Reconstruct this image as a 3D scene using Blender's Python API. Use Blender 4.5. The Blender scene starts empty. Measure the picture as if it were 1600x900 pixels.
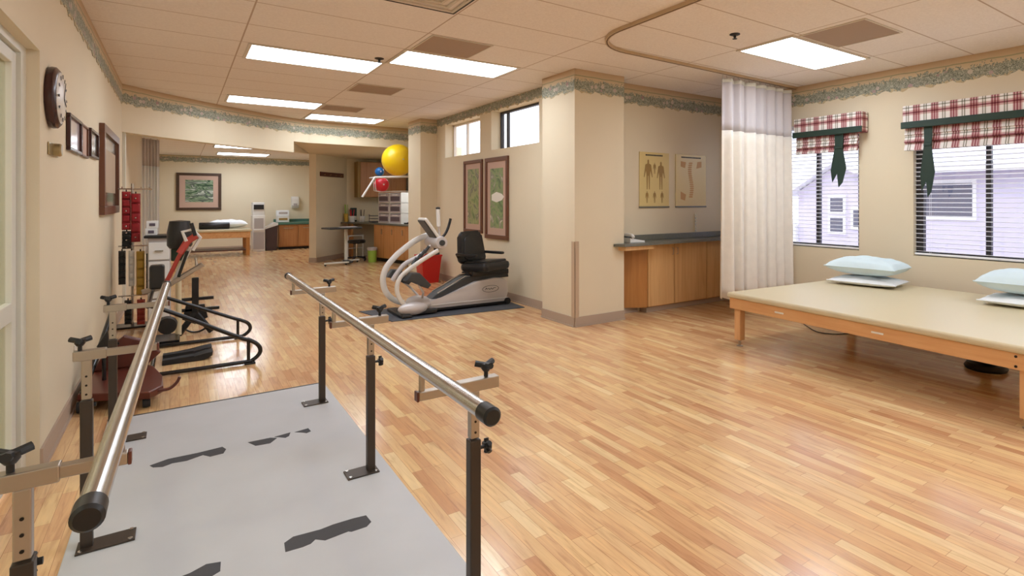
import bpy, bmesh, math, random
from mathutils import Vector, Matrix
random.seed(7)
PI = math.pi
S = bpy.context.scene
COL = S.collection

# ---------------------------------------------------------------- camera
cd = bpy.data.cameras.new('camera'); cam = bpy.data.objects.new('camera', cd); COL.objects.link(cam)
cam.location = (0, 0, 1.37)
cam.rotation_euler = (PI / 2, 0, -0.6193)
cd.sensor_width = 36; cd.lens = 868.5 / 1600 * 36
cd.shift_x = -100 / 1600; cd.shift_y = -136 / 1600
cd.clip_start = 0.05; cd.clip_end = 200
S.camera = cam
# ---------------------------------------------------------------- sky, exposure, lights
S.view_settings.view_transform = 'Standard'; S.view_settings.look = 'None'
S.view_settings.exposure = 0.0; S.view_settings.gamma = 1.0
S.view_settings.use_curve_mapping = False
LAMP = 13.5          # strength of the fluorescent diffusers
w = bpy.data.worlds.new('sky'); S.world = w; w.use_nodes = True
bg = w.node_tree.nodes['Background']; bg.inputs[0].default_value = (0.80, 0.86, 1.0, 1); bg.inputs[1].default_value = 3.0
sd = bpy.data.lights.new('sun', 'SUN'); sun = bpy.data.objects.new('sun', sd); COL.objects.link(sun)
sd.energy = .6; sd.angle = 0.05; sd.color = (1, .95, .9); sun.rotation_euler = (math.radians(38), 0, math.radians(75 + 180))
sun.location = (0, 0, 20)
S.cycles.max_bounces = 10; S.cycles.diffuse_bounces = 6; S.cycles.transparent_max_bounces = 12

# ---------------------------------------------------------------- materials
def srgb(r, g, b):
    f = lambda c: (c / 255 / 12.92) if c / 255 <= .04045 else ((c / 255 + .055) / 1.055) ** 2.4
    return (f(r), f(g), f(b), 1)
def mat(name, rgb, rough=.5, metal=0, bump=0, bscale=200, var=0, vscale=4, coat=0, stretch=None):
    m = bpy.data.materials.new(name); m.use_nodes = True
    N = m.node_tree.nodes; L = m.node_tree.links; b = N['Principled BSDF']
    c = srgb(*rgb)
    b.inputs['Base Color'].default_value = c; b.inputs['Roughness'].default_value = rough
    b.inputs['Metallic'].default_value = metal; b.inputs['Coat Weight'].default_value = coat
    tc = N.new('ShaderNodeTexCoord'); src = tc.outputs['Object']
    if stretch:
        mp = N.new('ShaderNodeMapping'); mp.inputs['Scale'].default_value = stretch; L.new(src, mp.inputs[0]); src = mp.outputs[0]
    if var:
        n = N.new('ShaderNodeTexNoise'); n.inputs['Scale'].default_value = vscale; n.inputs['Detail'].default_value = 4
        L.new(src, n.inputs['Vector'])
        r = N.new('ShaderNodeValToRGB'); L.new(n.outputs['Fac'], r.inputs[0])
        r.color_ramp.elements[0].position = .3; r.color_ramp.elements[1].position = .7
        r.color_ramp.elements[0].color = (c[0] * (1 - var), c[1] * (1 - var), c[2] * (1 - var), 1)
        r.color_ramp.elements[1].color = tuple(min(1, v * (1 + var)) for v in c[:3]) + (1,)
        L.new(r.outputs[0], b.inputs['Base Color'])
    if bump:
        n = N.new('ShaderNodeTexNoise'); n.inputs['Scale'].default_value = bscale; n.inputs['Detail'].default_value = 3
        L.new(src, n.inputs['Vector'])
        bp = N.new('ShaderNodeBump'); bp.inputs['Strength'].default_value = bump; bp.inputs['Distance'].default_value = .01
        L.new(n.outputs['Fac'], bp.inputs['Height']); L.new(bp.outputs[0], b.inputs['Normal'])
    return m
def nodes(m):
    return m.node_tree.nodes, m.node_tree.links, m.node_tree.nodes['Principled BSDF']
def mth(N, L, op, a, b=None, c=None):
    n = N.new('ShaderNodeMath'); n.operation = op
    for i, v in enumerate((a, b, c)):
        if v is None: continue
        if isinstance(v, (int, float)): n.inputs[i].default_value = v
        else: L.new(v, n.inputs[i])
    return n.outputs[0]
def ramp(N, L, fac, stops, const=False):
    r = N.new('ShaderNodeValToRGB'); L.new(fac, r.inputs[0]); cr = r.color_ramp
    if const: cr.interpolation = 'CONSTANT'
    while len(cr.elements) > 1: cr.elements.remove(cr.elements[-1])
    cr.elements[0].position = stops[0][0]; cr.elements[0].color = stops[0][1]
    for p, c in stops[1:]:
        e = cr.elements.new(p); e.color = c
    return r.outputs[0]
def mix(N, L, fac, a, b, mode='MIX'):
    n = N.new('ShaderNodeMix'); n.data_type = 'RGBA'; n.blend_type = mode
    for i, v in ((0, fac), (6, a), (7, b)):
        if isinstance(v, (int, float, tuple)): n.inputs[i].default_value = v
        else: L.new(v, n.inputs[i])
    return n.outputs[2]

def floor_mat():
    m = mat('laminate_floor', (200, 150, 100), .27)
    N, L, b = nodes(m)
    tc = N.new('ShaderNodeTexCoord')
    sp = N.new('ShaderNodeSeparateXYZ'); L.new(tc.outputs['Object'], sp.inputs[0])
    cb = N.new('ShaderNodeCombineXYZ'); L.new(sp.outputs[1], cb.inputs[0]); L.new(sp.outputs[0], cb.inputs[1])
    br = N.new('ShaderNodeTexBrick'); L.new(cb.outputs[0], br.inputs['Vector'])
    br.offset = .37; br.offset_frequency = 2; br.squash = .7; br.squash_frequency = 3
    br.inputs['Color1'].default_value = (0, 0, 0, 1); br.inputs['Color2'].default_value = (1, 1, 1, 1)
    br.inputs['Mortar'].default_value = (.25, .25, .25, 1)
    br.inputs['Scale'].default_value = 1; br.inputs['Mortar Size'].default_value = .0008
    br.inputs['Brick Width'].default_value = .46; br.inputs['Row Height'].default_value = .056
    base = ramp(N, L, br.outputs['Color'], [(0, srgb(202, 152, 110)), (.25, srgb(223, 183, 138)), (.5, srgb(232, 198, 148)),
                                          (.75, srgb(216, 170, 126)), (1, srgb(238, 212, 164))])
    mp = N.new('ShaderNodeMapping'); mp.inputs['Scale'].default_value = (26, 2.2, 1); L.new(tc.outputs['Object'], mp.inputs[0])
    n1 = N.new('ShaderNodeTexNoise'); n1.inputs['Scale'].default_value = 1.6; n1.inputs['Detail'].default_value = 6; n1.inputs['Distortion'].default_value = 1.2
    L.new(mp.outputs[0], n1.inputs['Vector'])
    gr = ramp(N, L, n1.outputs['Fac'], [(.3, (.72, .64, .58, 1)), (.46, (.95, .92, .90, 1)), (.56, (1.0, 1.0, .98, 1)), (.72, (1.12, 1.1, 1.04, 1))])
    c = mix(N, L, .85, base, gr, 'MULTIPLY')
    mo = N.new('ShaderNodeMapping'); mo.inputs['Scale'].default_value = (3, .8, 1); L.new(tc.outputs['Object'], mo.inputs[0])
    n2 = N.new('ShaderNodeTexNoise'); n2.inputs['Scale'].default_value = 1.4; L.new(mo.outputs[0], n2.inputs['Vector'])
    c = mix(N, L, .5, c, ramp(N, L, n2.outputs['Fac'], [(.35, (.86, .78, .74, 1)), (.65, (1.05, 1.05, 1.0, 1))]), 'MULTIPLY')
    sm = mix(N, L, br.outputs['Fac'], c, srgb(164, 114, 76))
    L.new(sm, b.inputs['Base Color'])
    rr = ramp(N, L, n1.outputs['Fac'], [(.3, (.23, .23, .23, 1)), (.7, (.15, .15, .15, 1))]); L.new(rr, b.inputs['Roughness'])
    b.inputs['Specular IOR Level'].default_value = .75
    bp = N.new('ShaderNodeBump'); bp.inputs['Strength'].default_value = .06; bp.inputs['Distance'].default_value = .002
    L.new(n1.outputs['Fac'], bp.inputs['Height']); L.new(bp.outputs[0], b.inputs['Normal'])
    return m
def ceiling_mat():
    m = mat('ceiling_tile', (222, 206, 186), .9)
    N, L, b = nodes(m)
    tc = N.new('ShaderNodeTexCoord'); sp = N.new('ShaderNodeSeparateXYZ'); L.new(tc.outputs['Object'], sp.inputs[0])
    def line(o, off, p, wd):
        t = mth(N, L, 'DIVIDE', mth(N, L, 'SUBTRACT', o, off - 100 * p), p)
        f = mth(N, L, 'FRACT', t); d = mth(N, L, 'ABSOLUTE', mth(N, L, 'SUBTRACT', f, .5))
        return mth(N, L, 'GREATER_THAN', d, .5 - wd / p)
    g = mth(N, L, 'MAXIMUM', line(sp.outputs[0], 1.74, 1.29, .006), line(sp.outputs[1], 5.84, .61, .006))
    n = N.new('ShaderNodeTexNoise'); n.inputs['Scale'].default_value = 60; n.inputs['Detail'].default_value = 5
    L.new(tc.outputs['Object'], n.inputs['Vector'])
    base = ramp(N, L, n.outputs['Fac'], [(.3, srgb(232, 222, 214)), (.7, srgb(241, 232, 224))])
    L.new(mix(N, L, g, base, srgb(190, 168, 150)), b.inputs['Base Color'])
    bp = N.new('ShaderNodeBump'); bp.inputs['Strength'].default_value = .25; bp.inputs['Distance'].default_value = .006
    L.new(mth(N, L, 'SUBTRACT', n.outputs['Fac'], g), bp.inputs['Height']); L.new(bp.outputs[0], b.inputs['Normal'])
    return m
def border_mat():
    m = mat('floral_wallpaper', (170, 165, 135), .8)
    N, L, b = nodes(m)
    tc = N.new('ShaderNodeTexCoord'); sp = N.new('ShaderNodeSeparateXYZ'); L.new(tc.outputs['UV'], sp.inputs[0])
    v = sp.outputs[1]                                     # 0 bottom .. 0.25 top, metres
    def noise(sc, det=4, dist=0):
        n = N.new('ShaderNodeTexNoise'); n.inputs['Scale'].default_value = sc; n.inputs['Detail'].default_value = det
        n.inputs['Distortion'].default_value = dist; L.new(tc.outputs['UV'], n.inputs['Vector']); return n.outputs['Fac']
    base = ramp(N, L, v, [(0, srgb(196, 178, 140)), (.10, srgb(206, 190, 158)), (.16, srgb(205, 184, 152)), (.24, srgb(196, 168, 136))])
    nf = noise(26, 6, 1.5)
    band = mth(N, L, 'ABSOLUTE', mth(N, L, 'SUBTRACT', mth(N, L, 'ADD', v, mth(N, L, 'MULTIPLY', noise(7, 2), .05)), .095))
    fol = mth(N, L, 'GREATER_THAN', mth(N, L, 'SUBTRACT', nf, mth(N, L, 'MULTIPLY', band, 5.2)), .18)
    leaf = ramp(N, L, noise(60, 3, 2), [(.3, srgb(84, 90, 78)), (.45, srgb(128, 132, 116)), (.55, srgb(164, 166, 150)), (.7, srgb(206, 202, 184))])
    c = mix(N, L, fol, base, leaf)
    vo = N.new('ShaderNodeTexVoronoi'); vo.inputs['Scale'].default_value = 11; L.new(tc.outputs['UV'], vo.inputs['Vector'])
    fl = mth(N, L, 'MULTIPLY', mth(N, L, 'LESS_THAN', vo.outputs['Distance'], .26), mth(N, L, 'LESS_THAN', band, .05))
    flc = ramp(N, L, vo.outputs['Color'], [(0, srgb(150, 112, 112)), (.5, srgb(190, 160, 160)), (1, srgb(214, 208, 190))])
    c = mix(N, L, mth(N, L, 'MULTIPLY', fl, .8), c, flc)
    s2 = mth(N, L, 'LESS_THAN', mth(N, L, 'ABSOLUTE', mth(N, L, 'SUBTRACT', mth(N, L, 'ADD', v, mth(N, L, 'MULTIPLY', noise(5, 2), .03)), .19)), .006)
    c = mix(N, L, mth(N, L, 'MULTIPLY', s2, .6), c, srgb(120, 138, 108))
    L.new(c, b.inputs['Base Color'])
    return m
def plaid_mat():
    m = mat('plaid_fabric', (220, 205, 190), .85)
    N, L, b = nodes(m)
    tc = N.new('ShaderNodeTexCoord'); sp = N.new('ShaderNodeSeparateXYZ'); L.new(tc.outputs['UV'], sp.inputs[0])
    cr = srgb(160, 92, 104); gr = srgb(160, 160, 146); wh = (1, 1, 1, 1); pk = srgb(222, 190, 188)
    st = [(0, wh), (.14, gr), (.2, wh), (.26, gr), (.32, wh), (.5, pk), (.56, cr), (.62, pk), (.68, cr), (.76, pk), (.82, cr), (.88, pk), (.92, wh)]
    a = ramp(N, L, mth(N, L, 'FRACT', mth(N, L, 'DIVIDE', sp.outputs[0], .17)), st, True)
    st2 = [(0, wh), (.3, pk), (.42, cr), (.52, pk), (.64, wh), (.8, gr), (.86, wh)]
    d = ramp(N, L, mth(N, L, 'FRACT', mth(N, L, 'DIVIDE', sp.outputs[1], .15)), st2, True)
    c = mix(N, L, 1.0, a, d, 'MULTIPLY'); c = mix(N, L, 1.0, c, srgb(230, 224, 220), 'MULTIPLY')
    L.new(c, b.inputs['Base Color']); return m
def wood(name, c1, c2, rough=.35, along='z', sc=1.0):
    m = mat(name, c1, rough); N, L, b = nodes(m)
    tc = N.new('ShaderNodeTexCoord'); mp = N.new('ShaderNodeMapping')
    s = {'x': (1.2, 18, 18), 'y': (18, 1.2, 18), 'z': (18, 18, 1.2)}[along]
    mp.inputs['Scale'].default_value = tuple(v * sc for v in s); L.new(tc.outputs['Object'], mp.inputs[0])
    n = N.new('ShaderNodeTexNoise'); n.inputs['Scale'].default_value = 1; n.inputs['Detail'].default_value = 5; n.inputs['Distortion'].default_value = 1
    L.new(mp.outputs[0], n.inputs['Vector'])
    L.new(ramp(N, L, n.outputs['Fac'], [(.3, srgb(*c2)), (.65, srgb(*c1))]), b.inputs['Base Color']); return m
def glass_mat(name='pane_glass', tint=(1, 1, 1, 1), refl=.08):
    m = bpy.data.materials.new(name); m.use_nodes = True; N = m.node_tree.nodes; L = m.node_tree.links
    N.remove(N['Principled BSDF']); o = N['Material Output']
    t = N.new('ShaderNodeBsdfTransparent'); t.inputs[0].default_value = tint
    g = N.new('ShaderNodeBsdfGlossy'); g.inputs['Roughness'].default_value = .03
    x = N.new('ShaderNodeMixShader'); x.inputs[0].default_value = refl
    L.new(t.outputs[0], x.inputs[1]); L.new(g.outputs[0], x.inputs[2]); L.new(x.outputs[0], o.inputs[0]); return m
def emit_mat(name, col, st):
    m = mat(name, (250, 250, 250), .4); N, L, b = nodes(m)
    b.inputs['Emission Color'].default_value = col; b.inputs['Emission Strength'].default_value = st; return m
def art_mat(name, cols, sc=6, dist=2, stretch=(1, 1, 1)):
    m = mat(name, (120, 140, 110), .35); N, L, b = nodes(m)
    tc = N.new('ShaderNodeTexCoord'); mp = N.new('ShaderNodeMapping'); mp.inputs['Scale'].default_value = stretch
    L.new(tc.outputs['Object'], mp.inputs[0])
    n = N.new('ShaderNodeTexNoise'); n.inputs['Scale'].default_value = sc; n.inputs['Detail'].default_value = 5; n.inputs['Distortion'].default_value = dist
    L.new(mp.outputs[0], n.inputs['Vector'])
    k = len(cols)
    L.new(ramp(N, L, n.outputs['Fac'], [(.3 + .4 * i / (k - 1), srgb(*c)) for i, c in enumerate(cols)]), b.inputs['Base Color']); return m

M = dict(
    wall=mat('wall_paint', (222, 209, 182), .75, bump=.05, bscale=120, var=.02, vscale=1.2),
    floor=floor_mat(), ceil=ceiling_mat(), border=border_mat(), plaid=plaid_mat(),
    base=mat('cove_base', (176, 156, 138), .6), guard=mat('corner_guard_vinyl', (190, 166, 140), .5),
    white=mat('white_paint', (214, 212, 200), .45), plastic=mat('white_plastic', (232, 232, 230), .4),
    diff=emit_mat('light_diffuser', (.86, .94, 1.04, 1), LAMP), diffdim=emit_mat('dimmed_diffuser', (.86, .94, 1.04, 1), LAMP * .62), lframe=mat('light_trim', (215, 205, 190), .5),  # farther pair emits less, only to keep the header wall from overexposing
    chrome=mat('brushed_chrome', (205, 203, 200), .22, 1.0), steel=mat('nickel_steel', (178, 168, 156), .35, 1.0),
    post=mat('post_bronze_paint', (66, 56, 48), .42, .4), black=mat('black_plastic', (24, 23, 24), .4), rubber=mat('black_rubber', (34, 34, 36), .7),
    blackpaint=mat('black_gloss_paint', (22, 21, 22), .25), vinylblk=mat('black_vinyl', (30, 30, 31), .33, bump=.1, bscale=150),
    plat=mat('platform_coating', (186, 187, 190), .55, var=.05, vscale=2.5), edge=mat('platform_edge', (70, 66, 64), .5),
    tape=mat('grip_tape', (76, 76, 80), .9, bump=.4, bscale=500),
    hinge=mat('dark_bolt', (40, 34, 30), .4, .6),
    maple=wood('maple_veneer', (222, 178, 122), (206, 158, 104), .35, 'z'), mapleside=wood('maple_side', (190, 132, 70), (172, 114, 58), .4, 'z'),
    tablewood=wood('oak_table', (222, 172, 118), (204, 148, 94), .35, 'y'), legwood=wood('oak_leg', (222, 172, 120), (204, 150, 98), .35, 'z'),
    khaki=mat('khaki_vinyl', (206, 192, 158), .36, bump=.03, bscale=60),
    pillow=mat('pale_blue_pillowcase', (206, 224, 230), .75, bump=.35, bscale=14, var=.03),
    pillowwhite=mat('white_pillowcase', (232, 236, 240), .75, bump=.35, bscale=14),
    counter=mat('grey_green_laminate', (112, 112, 102), .3, var=.12, vscale=60), countergreen=mat('green_laminate', (70, 112, 98), .35, var=.1, vscale=40),
    cream=mat('curtain_cream', (230, 223, 212), .9, bump=.1, bscale=60, var=.03, vscale=12), mesh=mat('curtain_mesh', (204, 198, 200), .9, bump=.3, bscale=250),
    green=mat('dark_green_ribbon', (30, 52, 42), .6), slat=mat('blind_slat', (238, 238, 242), .45),
    dframe=mat('bronze_window_frame', (46, 42, 44), .45), glass=glass_mat(), doorglass=glass_mat('door_glass', (.74, .72, .60, 1), .12),
    mahog=mat('mahogany_frame', (62, 30, 26), .25), brownframe=mat('walnut_frame', (104, 62, 42), .35), darkframe=mat('dark_walnut_frame', (70, 46, 28), .35),
    matpink=mat('mount_board_pink', (196, 164, 146), .6), matgrey=mat('mount_board_tan', (186, 164, 138), .6), paper=mat('paper_white', (232, 226, 214), .6),
    frameglass=mat('framed_paper_mauve', (196, 182, 186), .15), mirror=mat('glazed_picture', (170, 160, 140), .12, .75),
    ink=mat('dark_ink', (40, 38, 40), .6), face=mat('clock_face', (214, 206, 196), .3), brass=mat('brass_thermostat', (168, 150, 110), .3, .6),
    silver=mat('stepper_silver_shell', (196, 190, 189), .35, .2), silverarm=mat('stepper_arm_silver', (216, 214, 210), .3, .2), charc=mat('stepper_charcoal', (52, 54, 56), .45),
    floormat=mat('charcoal_rubber_mat', (72, 74, 80), .7, bump=.2, bscale=300),
    yellow=mat('yellow_ball_vinyl', (244, 206, 24), .28), blue=mat('blue_ball_vinyl', (22, 104, 176), .28), red=mat('red_ball_vinyl', (206, 36, 52), .3),
    redbin=mat('red_bin_plastic', (184, 28, 22), .4), redcuff=mat('red_cuff_nylon', (150, 18, 28), .5), yelcuff=mat('yellow_cuff_nylon', (196, 160, 62), .5),
    redpaint=mat('red_arm_paint', (176, 62, 50), .35), maroon=mat('maroon_base_paint', (92, 42, 30), .35), olive=mat('olive_side_panel', (150, 120, 60), .5),
    grille=mat('return_grille', (172, 148, 128), .7, bump=.4, bscale=400), grilldk=mat('sprinkler_black', (36, 30, 28), .5),
    lime=mat('lime_plastic', (150, 184, 70), .45), clear=mat('frosted_drawer', (196, 190, 200), .25), drawdark=mat('drawer_contents', (96, 84, 96), .6),
    brownstrip=mat('brown_wall_strip', (92, 54, 46), .4), greenbox=mat('dark_green_panel', (24, 48, 34), .5),
    cabred=wood('cherry_veneer', (184, 130, 80), (166, 110, 64), .4, 'z'), alcab=wood('alcove_maple', (206, 150, 92), (190, 134, 78), .4, 'z'),
    dkbin=mat('dark_brown_bin', (66, 48, 48), .45), liner=mat('bin_liner', (216, 214, 212), .35),
    dispenser=mat('dispenser_white', (222, 220, 216), .4), dispgrey=mat('dispenser_grey', (172, 166, 164), .4),
    siding=mat('neighbour_siding', (214, 208, 232), .85), roofm=mat('neighbour_roof', (176, 178, 196), .9, var=.1), trimw=mat('neighbour_trim', (240, 240, 245), .7),
    louvre=mat('neighbour_louvre', (96, 98, 118), .7), ground=mat('asphalt', (186, 184, 186), .9, var=.08),
    chart=mat('chart_paper', (222, 200, 140), .25), chartink=mat('chart_figure_ink', (156, 124, 66), .4), charttan=mat('chart_orange_figure', (196, 146, 70), .4),
    track=mat('curtain_track_tan', (196, 172, 140), .4), trackgap=mat('track_slot', (110, 84, 60), .6),
)
# ---------------------------------------------------------------- mesh helpers
class MB:
    def __init__(s, o=(0, 0, 0)): s.bm = bmesh.new(); s.o = Vector(o); s.uv = None; s.sm = False
    def _add(s, verts, faces):
        vs = [s.bm.verts.new(Vector(v) - s.o) for v in verts]
        fs = []
        for f in faces:
            try: fs.append(s.bm.faces.new([vs[i] for i in f]))
            except ValueError: pass
        return vs, fs
    def box(s, a, b, bev=0, rz=0, rot=None, seg=2):
        a, b = Vector(a), Vector(b); c = (a + b) / 2; h = (b - a) / 2
        R = rot if rot is not None else Matrix.Rotation(rz, 3, 'Z')
        vs = [c + R @ Vector((h.x * i, h.y * j, h.z * k)) for i in (-1, 1) for j in (-1, 1) for k in (-1, 1)]
        v, f = s._add(vs, [(0, 1, 3, 2), (4, 6, 7, 5), (0, 4, 5, 1), (2, 3, 7, 6), (0, 2, 6, 4), (1, 5, 7, 3)])
        if bev:
            es = list({e for q in f for e in q.edges})
            bmesh.ops.bevel(s.bm, geom=es, offset=min(bev, .45 * min(abs(2 * x) for x in h)), segments=seg, profile=.5, affect='EDGES')
        return s
    def obox(s, c, size, rot, bev=0):
        c = Vector(c); h = Vector(size) / 2; return s.box(c - h, c + h, bev, rot=rot)
    def prism(s, poly, axis, a, b, bev=0):
        def P(p, t): return {'x': (t, p[0], p[1]), 'y': (p[0], t, p[1]), 'z': (p[0], p[1], t)}[axis]
        n = len(poly); vs = [P(p, a) for p in poly] + [P(p, b) for p in poly]
        v, f = s._add(vs, [tuple(range(n)), tuple(range(2 * n - 1, n - 1, -1))] + [(i, i + n, (i + 1) % n + n, (i + 1) % n) for i in range(n)])
        if bev:
            es = list({e for q in f[:2] for e in q.edges})
            bmesh.ops.bevel(s.bm, geom=es, offset=bev, segments=2, profile=.5, affect='EDGES')
        return s
    def tube(s, pts, r, n=12, closed=False, caps=True, rs=None):
        pts = [Vector(p) for p in pts]; N = len(pts); rings = []; up = None
        for i, p in enumerate(pts):
            if closed: t = (pts[(i + 1) % N] - pts[i - 1]).normalized()
            else: t = (pts[min(i + 1, N - 1)] - pts[max(i - 1, 0)]).normalized()
            if up is None: up = Vector((0, 0, 1)) if abs(t.z) < .9 else Vector((1, 0, 0))
            a = t.cross(up).normalized(); up = a.cross(t).normalized()
            rr = rs[i] if rs else r
            rings.append([s.bm.verts.new(p - s.o + a * rr * math.cos(2 * PI * k / n) + up * rr * math.sin(2 * PI * k / n)) for k in range(n)])
        R = N if closed else N - 1
        for i in range(R):
            A, B = rings[i], rings[(i + 1) % N]
            for k in range(n): s.bm.faces.new((A[k], A[(k + 1) % n], B[(k + 1) % n], B[k]))
        if caps and not closed:
            s.bm.faces.new(rings[0][::-1]); s.bm.faces.new(rings[-1])
        s.sm = True; return s
    def bar(s, pts, wd, ht):
        """flat rectangular section swept along pts in an xz plane"""
        pts = [Vector(p) for p in pts]; rings = []
        for i, p in enumerate(pts):
            t = (pts[min(i + 1, len(pts) - 1)] - pts[max(i - 1, 0)]).normalized()
            a = Vector((0, 1, 0)); u = a.cross(t).normalized()
            rings.append([s.bm.verts.new(p - s.o + a * wd / 2 * sx + u * ht / 2 * sy) for sx, sy in ((-1, -.6), (-.6, -1), (.6, -1), (1, -.6), (1, .6), (.6, 1), (-.6, 1), (-1, .6))])
        for A, B in zip(rings, rings[1:]):
            for k in range(8): s.bm.faces.new((A[k], A[(k + 1) % 8], B[(k + 1) % 8], B[k]))
        s.bm.faces.new(rings[0][::-1]); s.bm.faces.new(rings[-1]); s.sm = True; return s
    def lathe(s, prof, c, axis='z', n=28):
        c = Vector(c); rings = []
        for r, h in prof:
            ring = []
            for k in range(n):
                x, y = r * math.cos(2 * PI * k / n), r * math.sin(2 * PI * k / n)
                ring.append(s.bm.verts.new(c - s.o + Vector({'z': (x, y, h), 'x': (h, x, y), 'y': (x, h, y)}[axis])))
            rings.append(ring)
        for A, B in zip(rings, rings[1:]):
            for k in range(n): s.bm.faces.new((A[k], A[(k + 1) % n], B[(k + 1) % n], B[k]))
        if prof[0][0] > 1e-5: s.bm.faces.new(rings[0][::-1])
        if prof[-1][0] > 1e-5: s.bm.faces.new(rings[-1])
        s.sm = True; return s
    def ball(s, c, r, sc=(1, 1, 1), n=32):
        m = Matrix.Translation(Vector(c) - s.o) @ Matrix.Diagonal((sc[0], sc[1], sc[2], 1))
        bmesh.ops.create_uvsphere(s.bm, u_segments=n, v_segments=n // 2, radius=r, matrix=m); s.sm = True; return s
    def grid(s, fn, nu, nv, uvfn=None):
        vs = [[s.bm.verts.new(Vector(fn(i / nu, j / nv)) - s.o) for j in range(nv + 1)] for i in range(nu + 1)]
        uvl = s.bm.loops.layers.uv.verify() if uvfn else None
        for i in range(nu):
            for j in range(nv):
                ids = ((i, j), (i + 1, j), (i + 1, j + 1), (i, j + 1))
                f = s.bm.faces.new([vs[a][b] for a, b in ids])
                if uvfn:
                    for lp, (a, b) in zip(f.loops, ids): lp[uvl].uv = uvfn(a / nu, b / nv)
        s.sm = True; return s
    def build(s, name, m, parent=None, smooth=None, loc=None, solid=0, uvaxes=None):
        bmesh.ops.remove_doubles(s.bm, verts=s.bm.verts, dist=1e-6)
        bmesh.ops.recalc_face_normals(s.bm, faces=s.bm.faces)
        if uvaxes:
            uvl = s.bm.loops.layers.uv.verify()
            for f in s.bm.faces:
                for lp in f.loops:
                    co = lp.vert.co; lp[uvl].uv = (co[uvaxes[0]], co[uvaxes[1]])
                    if abs(f.normal[uvaxes[0]]) > .7: lp[uvl].uv = (co[3 - uvaxes[0] - uvaxes[1]], co[uvaxes[1]])
        me = bpy.data.meshes.new(name); s.bm.to_mesh(me); s.bm.free()
        o = bpy.data.objects.new(name, me); COL.objects.link(o); me.materials.append(m)
        if smooth if smooth is not None else s.sm:
            for p in me.polygons: p.use_smooth = True
            try: me.set_sharp_from_angle(angle=math.radians(40))
            except Exception: pass
        if parent: o.parent = parent
        o.location = loc if loc is not None else (s.o if not parent else (0, 0, 0))
        if parent and tuple(s.o) != (0, 0, 0) and loc is None:
            o.location = s.o - parent.location
        if solid:
            md = o.modifiers.new('thick', 'SOLIDIFY'); md.thickness = solid; md.offset = 0
        return o
def tag(o, label, cat, group=None):
    o['label'] = label; o['category'] = cat
    if group: o['group'] = group
    return o
def thing(name, label, cat, loc=(0, 0, 0), group=None, rz=0):
    o = bpy.data.objects.new(name, None); COL.objects.link(o); o.location = loc; o.rotation_euler = (0, 0, rz)
    o.empty_display_size = .1
    return tag(o, label, cat, group)
def T(t):                     # mesh builder in world coordinates for a part of thing t
    return MB(t.location)
def st(o): o['kind'] = 'structure'; return o
def crom(pts, n=8):
    P = [Vector(p) for p in pts]; out = []
    for i in range(len(P) - 1):
        a = P[max(i - 1, 0)]; b = P[i]; c = P[i + 1]; d = P[min(i + 2, len(P) - 1)]
        for k in range(n):
            t = k / n
            out.append(.5 * ((2 * b) + (c - a) * t + (2 * a - 5 * b + 4 * c - d) * t * t + (3 * b - a - 3 * c + d) * t ** 3))
    return out + [P[-1]]
def dup(root, loc, label, group=None, rz=None):
    r = root.copy(); COL.objects.link(r); r.location = loc; r['label'] = label
    if rz is not None: r.rotation_euler = (0, 0, rz)
    if group: r['group'] = group
    for ch in list(root.children):
        c = ch.copy(); COL.objects.link(c); c.parent = r
        for g in list(ch.children):
            d = g.copy(); COL.objects.link(d); d.parent = c
    return r
def wall(name, axis, t0, t1, a0, a1, z0, z1, holes=(), m=None):
    """slab with rectangular holes; axis = normal axis, (t0,t1) thickness, a = the other horizontal axis"""
    b = MB(); A = sorted({a0, a1, *[h[0] for h in holes], *[h[1] for h in holes]}); Z = sorted({z0, z1, *[h[2] for h in holes], *[h[3] for h in holes]})
    A = [v for v in A if a0 <= v <= a1]; Z = [v for v in Z if z0 <= v <= z1]
    for i in range(len(A) - 1):
        for k in range(len(Z) - 1):
            ca, cz = (A[i] + A[i + 1]) / 2, (Z[k] + Z[k + 1]) / 2
            if any(h[0] < ca < h[1] and h[2] < cz < h[3] for h in holes): continue
            if axis == 'x': b.box((t0, A[i], Z[k]), (t1, A[i + 1], Z[k + 1]))
            else: b.box((A[i], t0, Z[k]), (A[i + 1], t1, Z[k + 1]))
    return st(b.build(name, m or M['wall']))

H = 2.81
# ---------------------------------------------------------------- the room shell
st(MB().box((-3.2, -2.2, -.1), (6.6, 18.6, 0)).build('floor', M['floor']))
b = MB(); b.box((-.75, -2.2, H), (6.5, 5.58, H + .1)); b.box((-.75, 5.58, H), (3.95, 10.1, H + .1)); b.box((-.75, 10.1, H), (3.95, 11.1, H + .1))
st(b.build('ceiling', M['ceil']))
HDR = [(-.58, 8.78), (-.2, 9.23), (.10, 9.52), (.42, 9.82), (.72, 10.08), (1.02, 10.33), (1.31, 10.55), (1.62, 10.76), (1.87, 10.87), (2.35, 10.93), (3.93, 10.95)]
wall('wall_left', 'x', -.74, -.58, -2.2, 18.6, 0, 2.9, [(.4, 3.885, 0, 2.135)])
wall('wall_right', 'x', 6.35, 6.5, -2.2, 5.6, 0, 2.9, [(3.31, 4.9, .80, 2.32), (.75, 2.73, .79, 2.32)])
wall('wall_back', 'y', -2.2, -2.05, -.74, 6.5, 0, 2.9)
wall('wall_recess', 'y', 5.18, 5.56, 4.19, 6.35, 0, 2.9)
wall('wall_column', 'y', 4.92, 5.58, 3.49, 4.19, 0, 2.9)
wall('wall_clerestory', 'x', 3.72, 3.93, 5.58, 9.47, 0, 2.9, [(6.03, 7.36, 2.115, 2.68), (7.735, 9.1, 2.11, 2.68)])
wall('wall_pillar', 'y', 9.47, 10.1, 3.42, 3.93, 0, 2.9)
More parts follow.
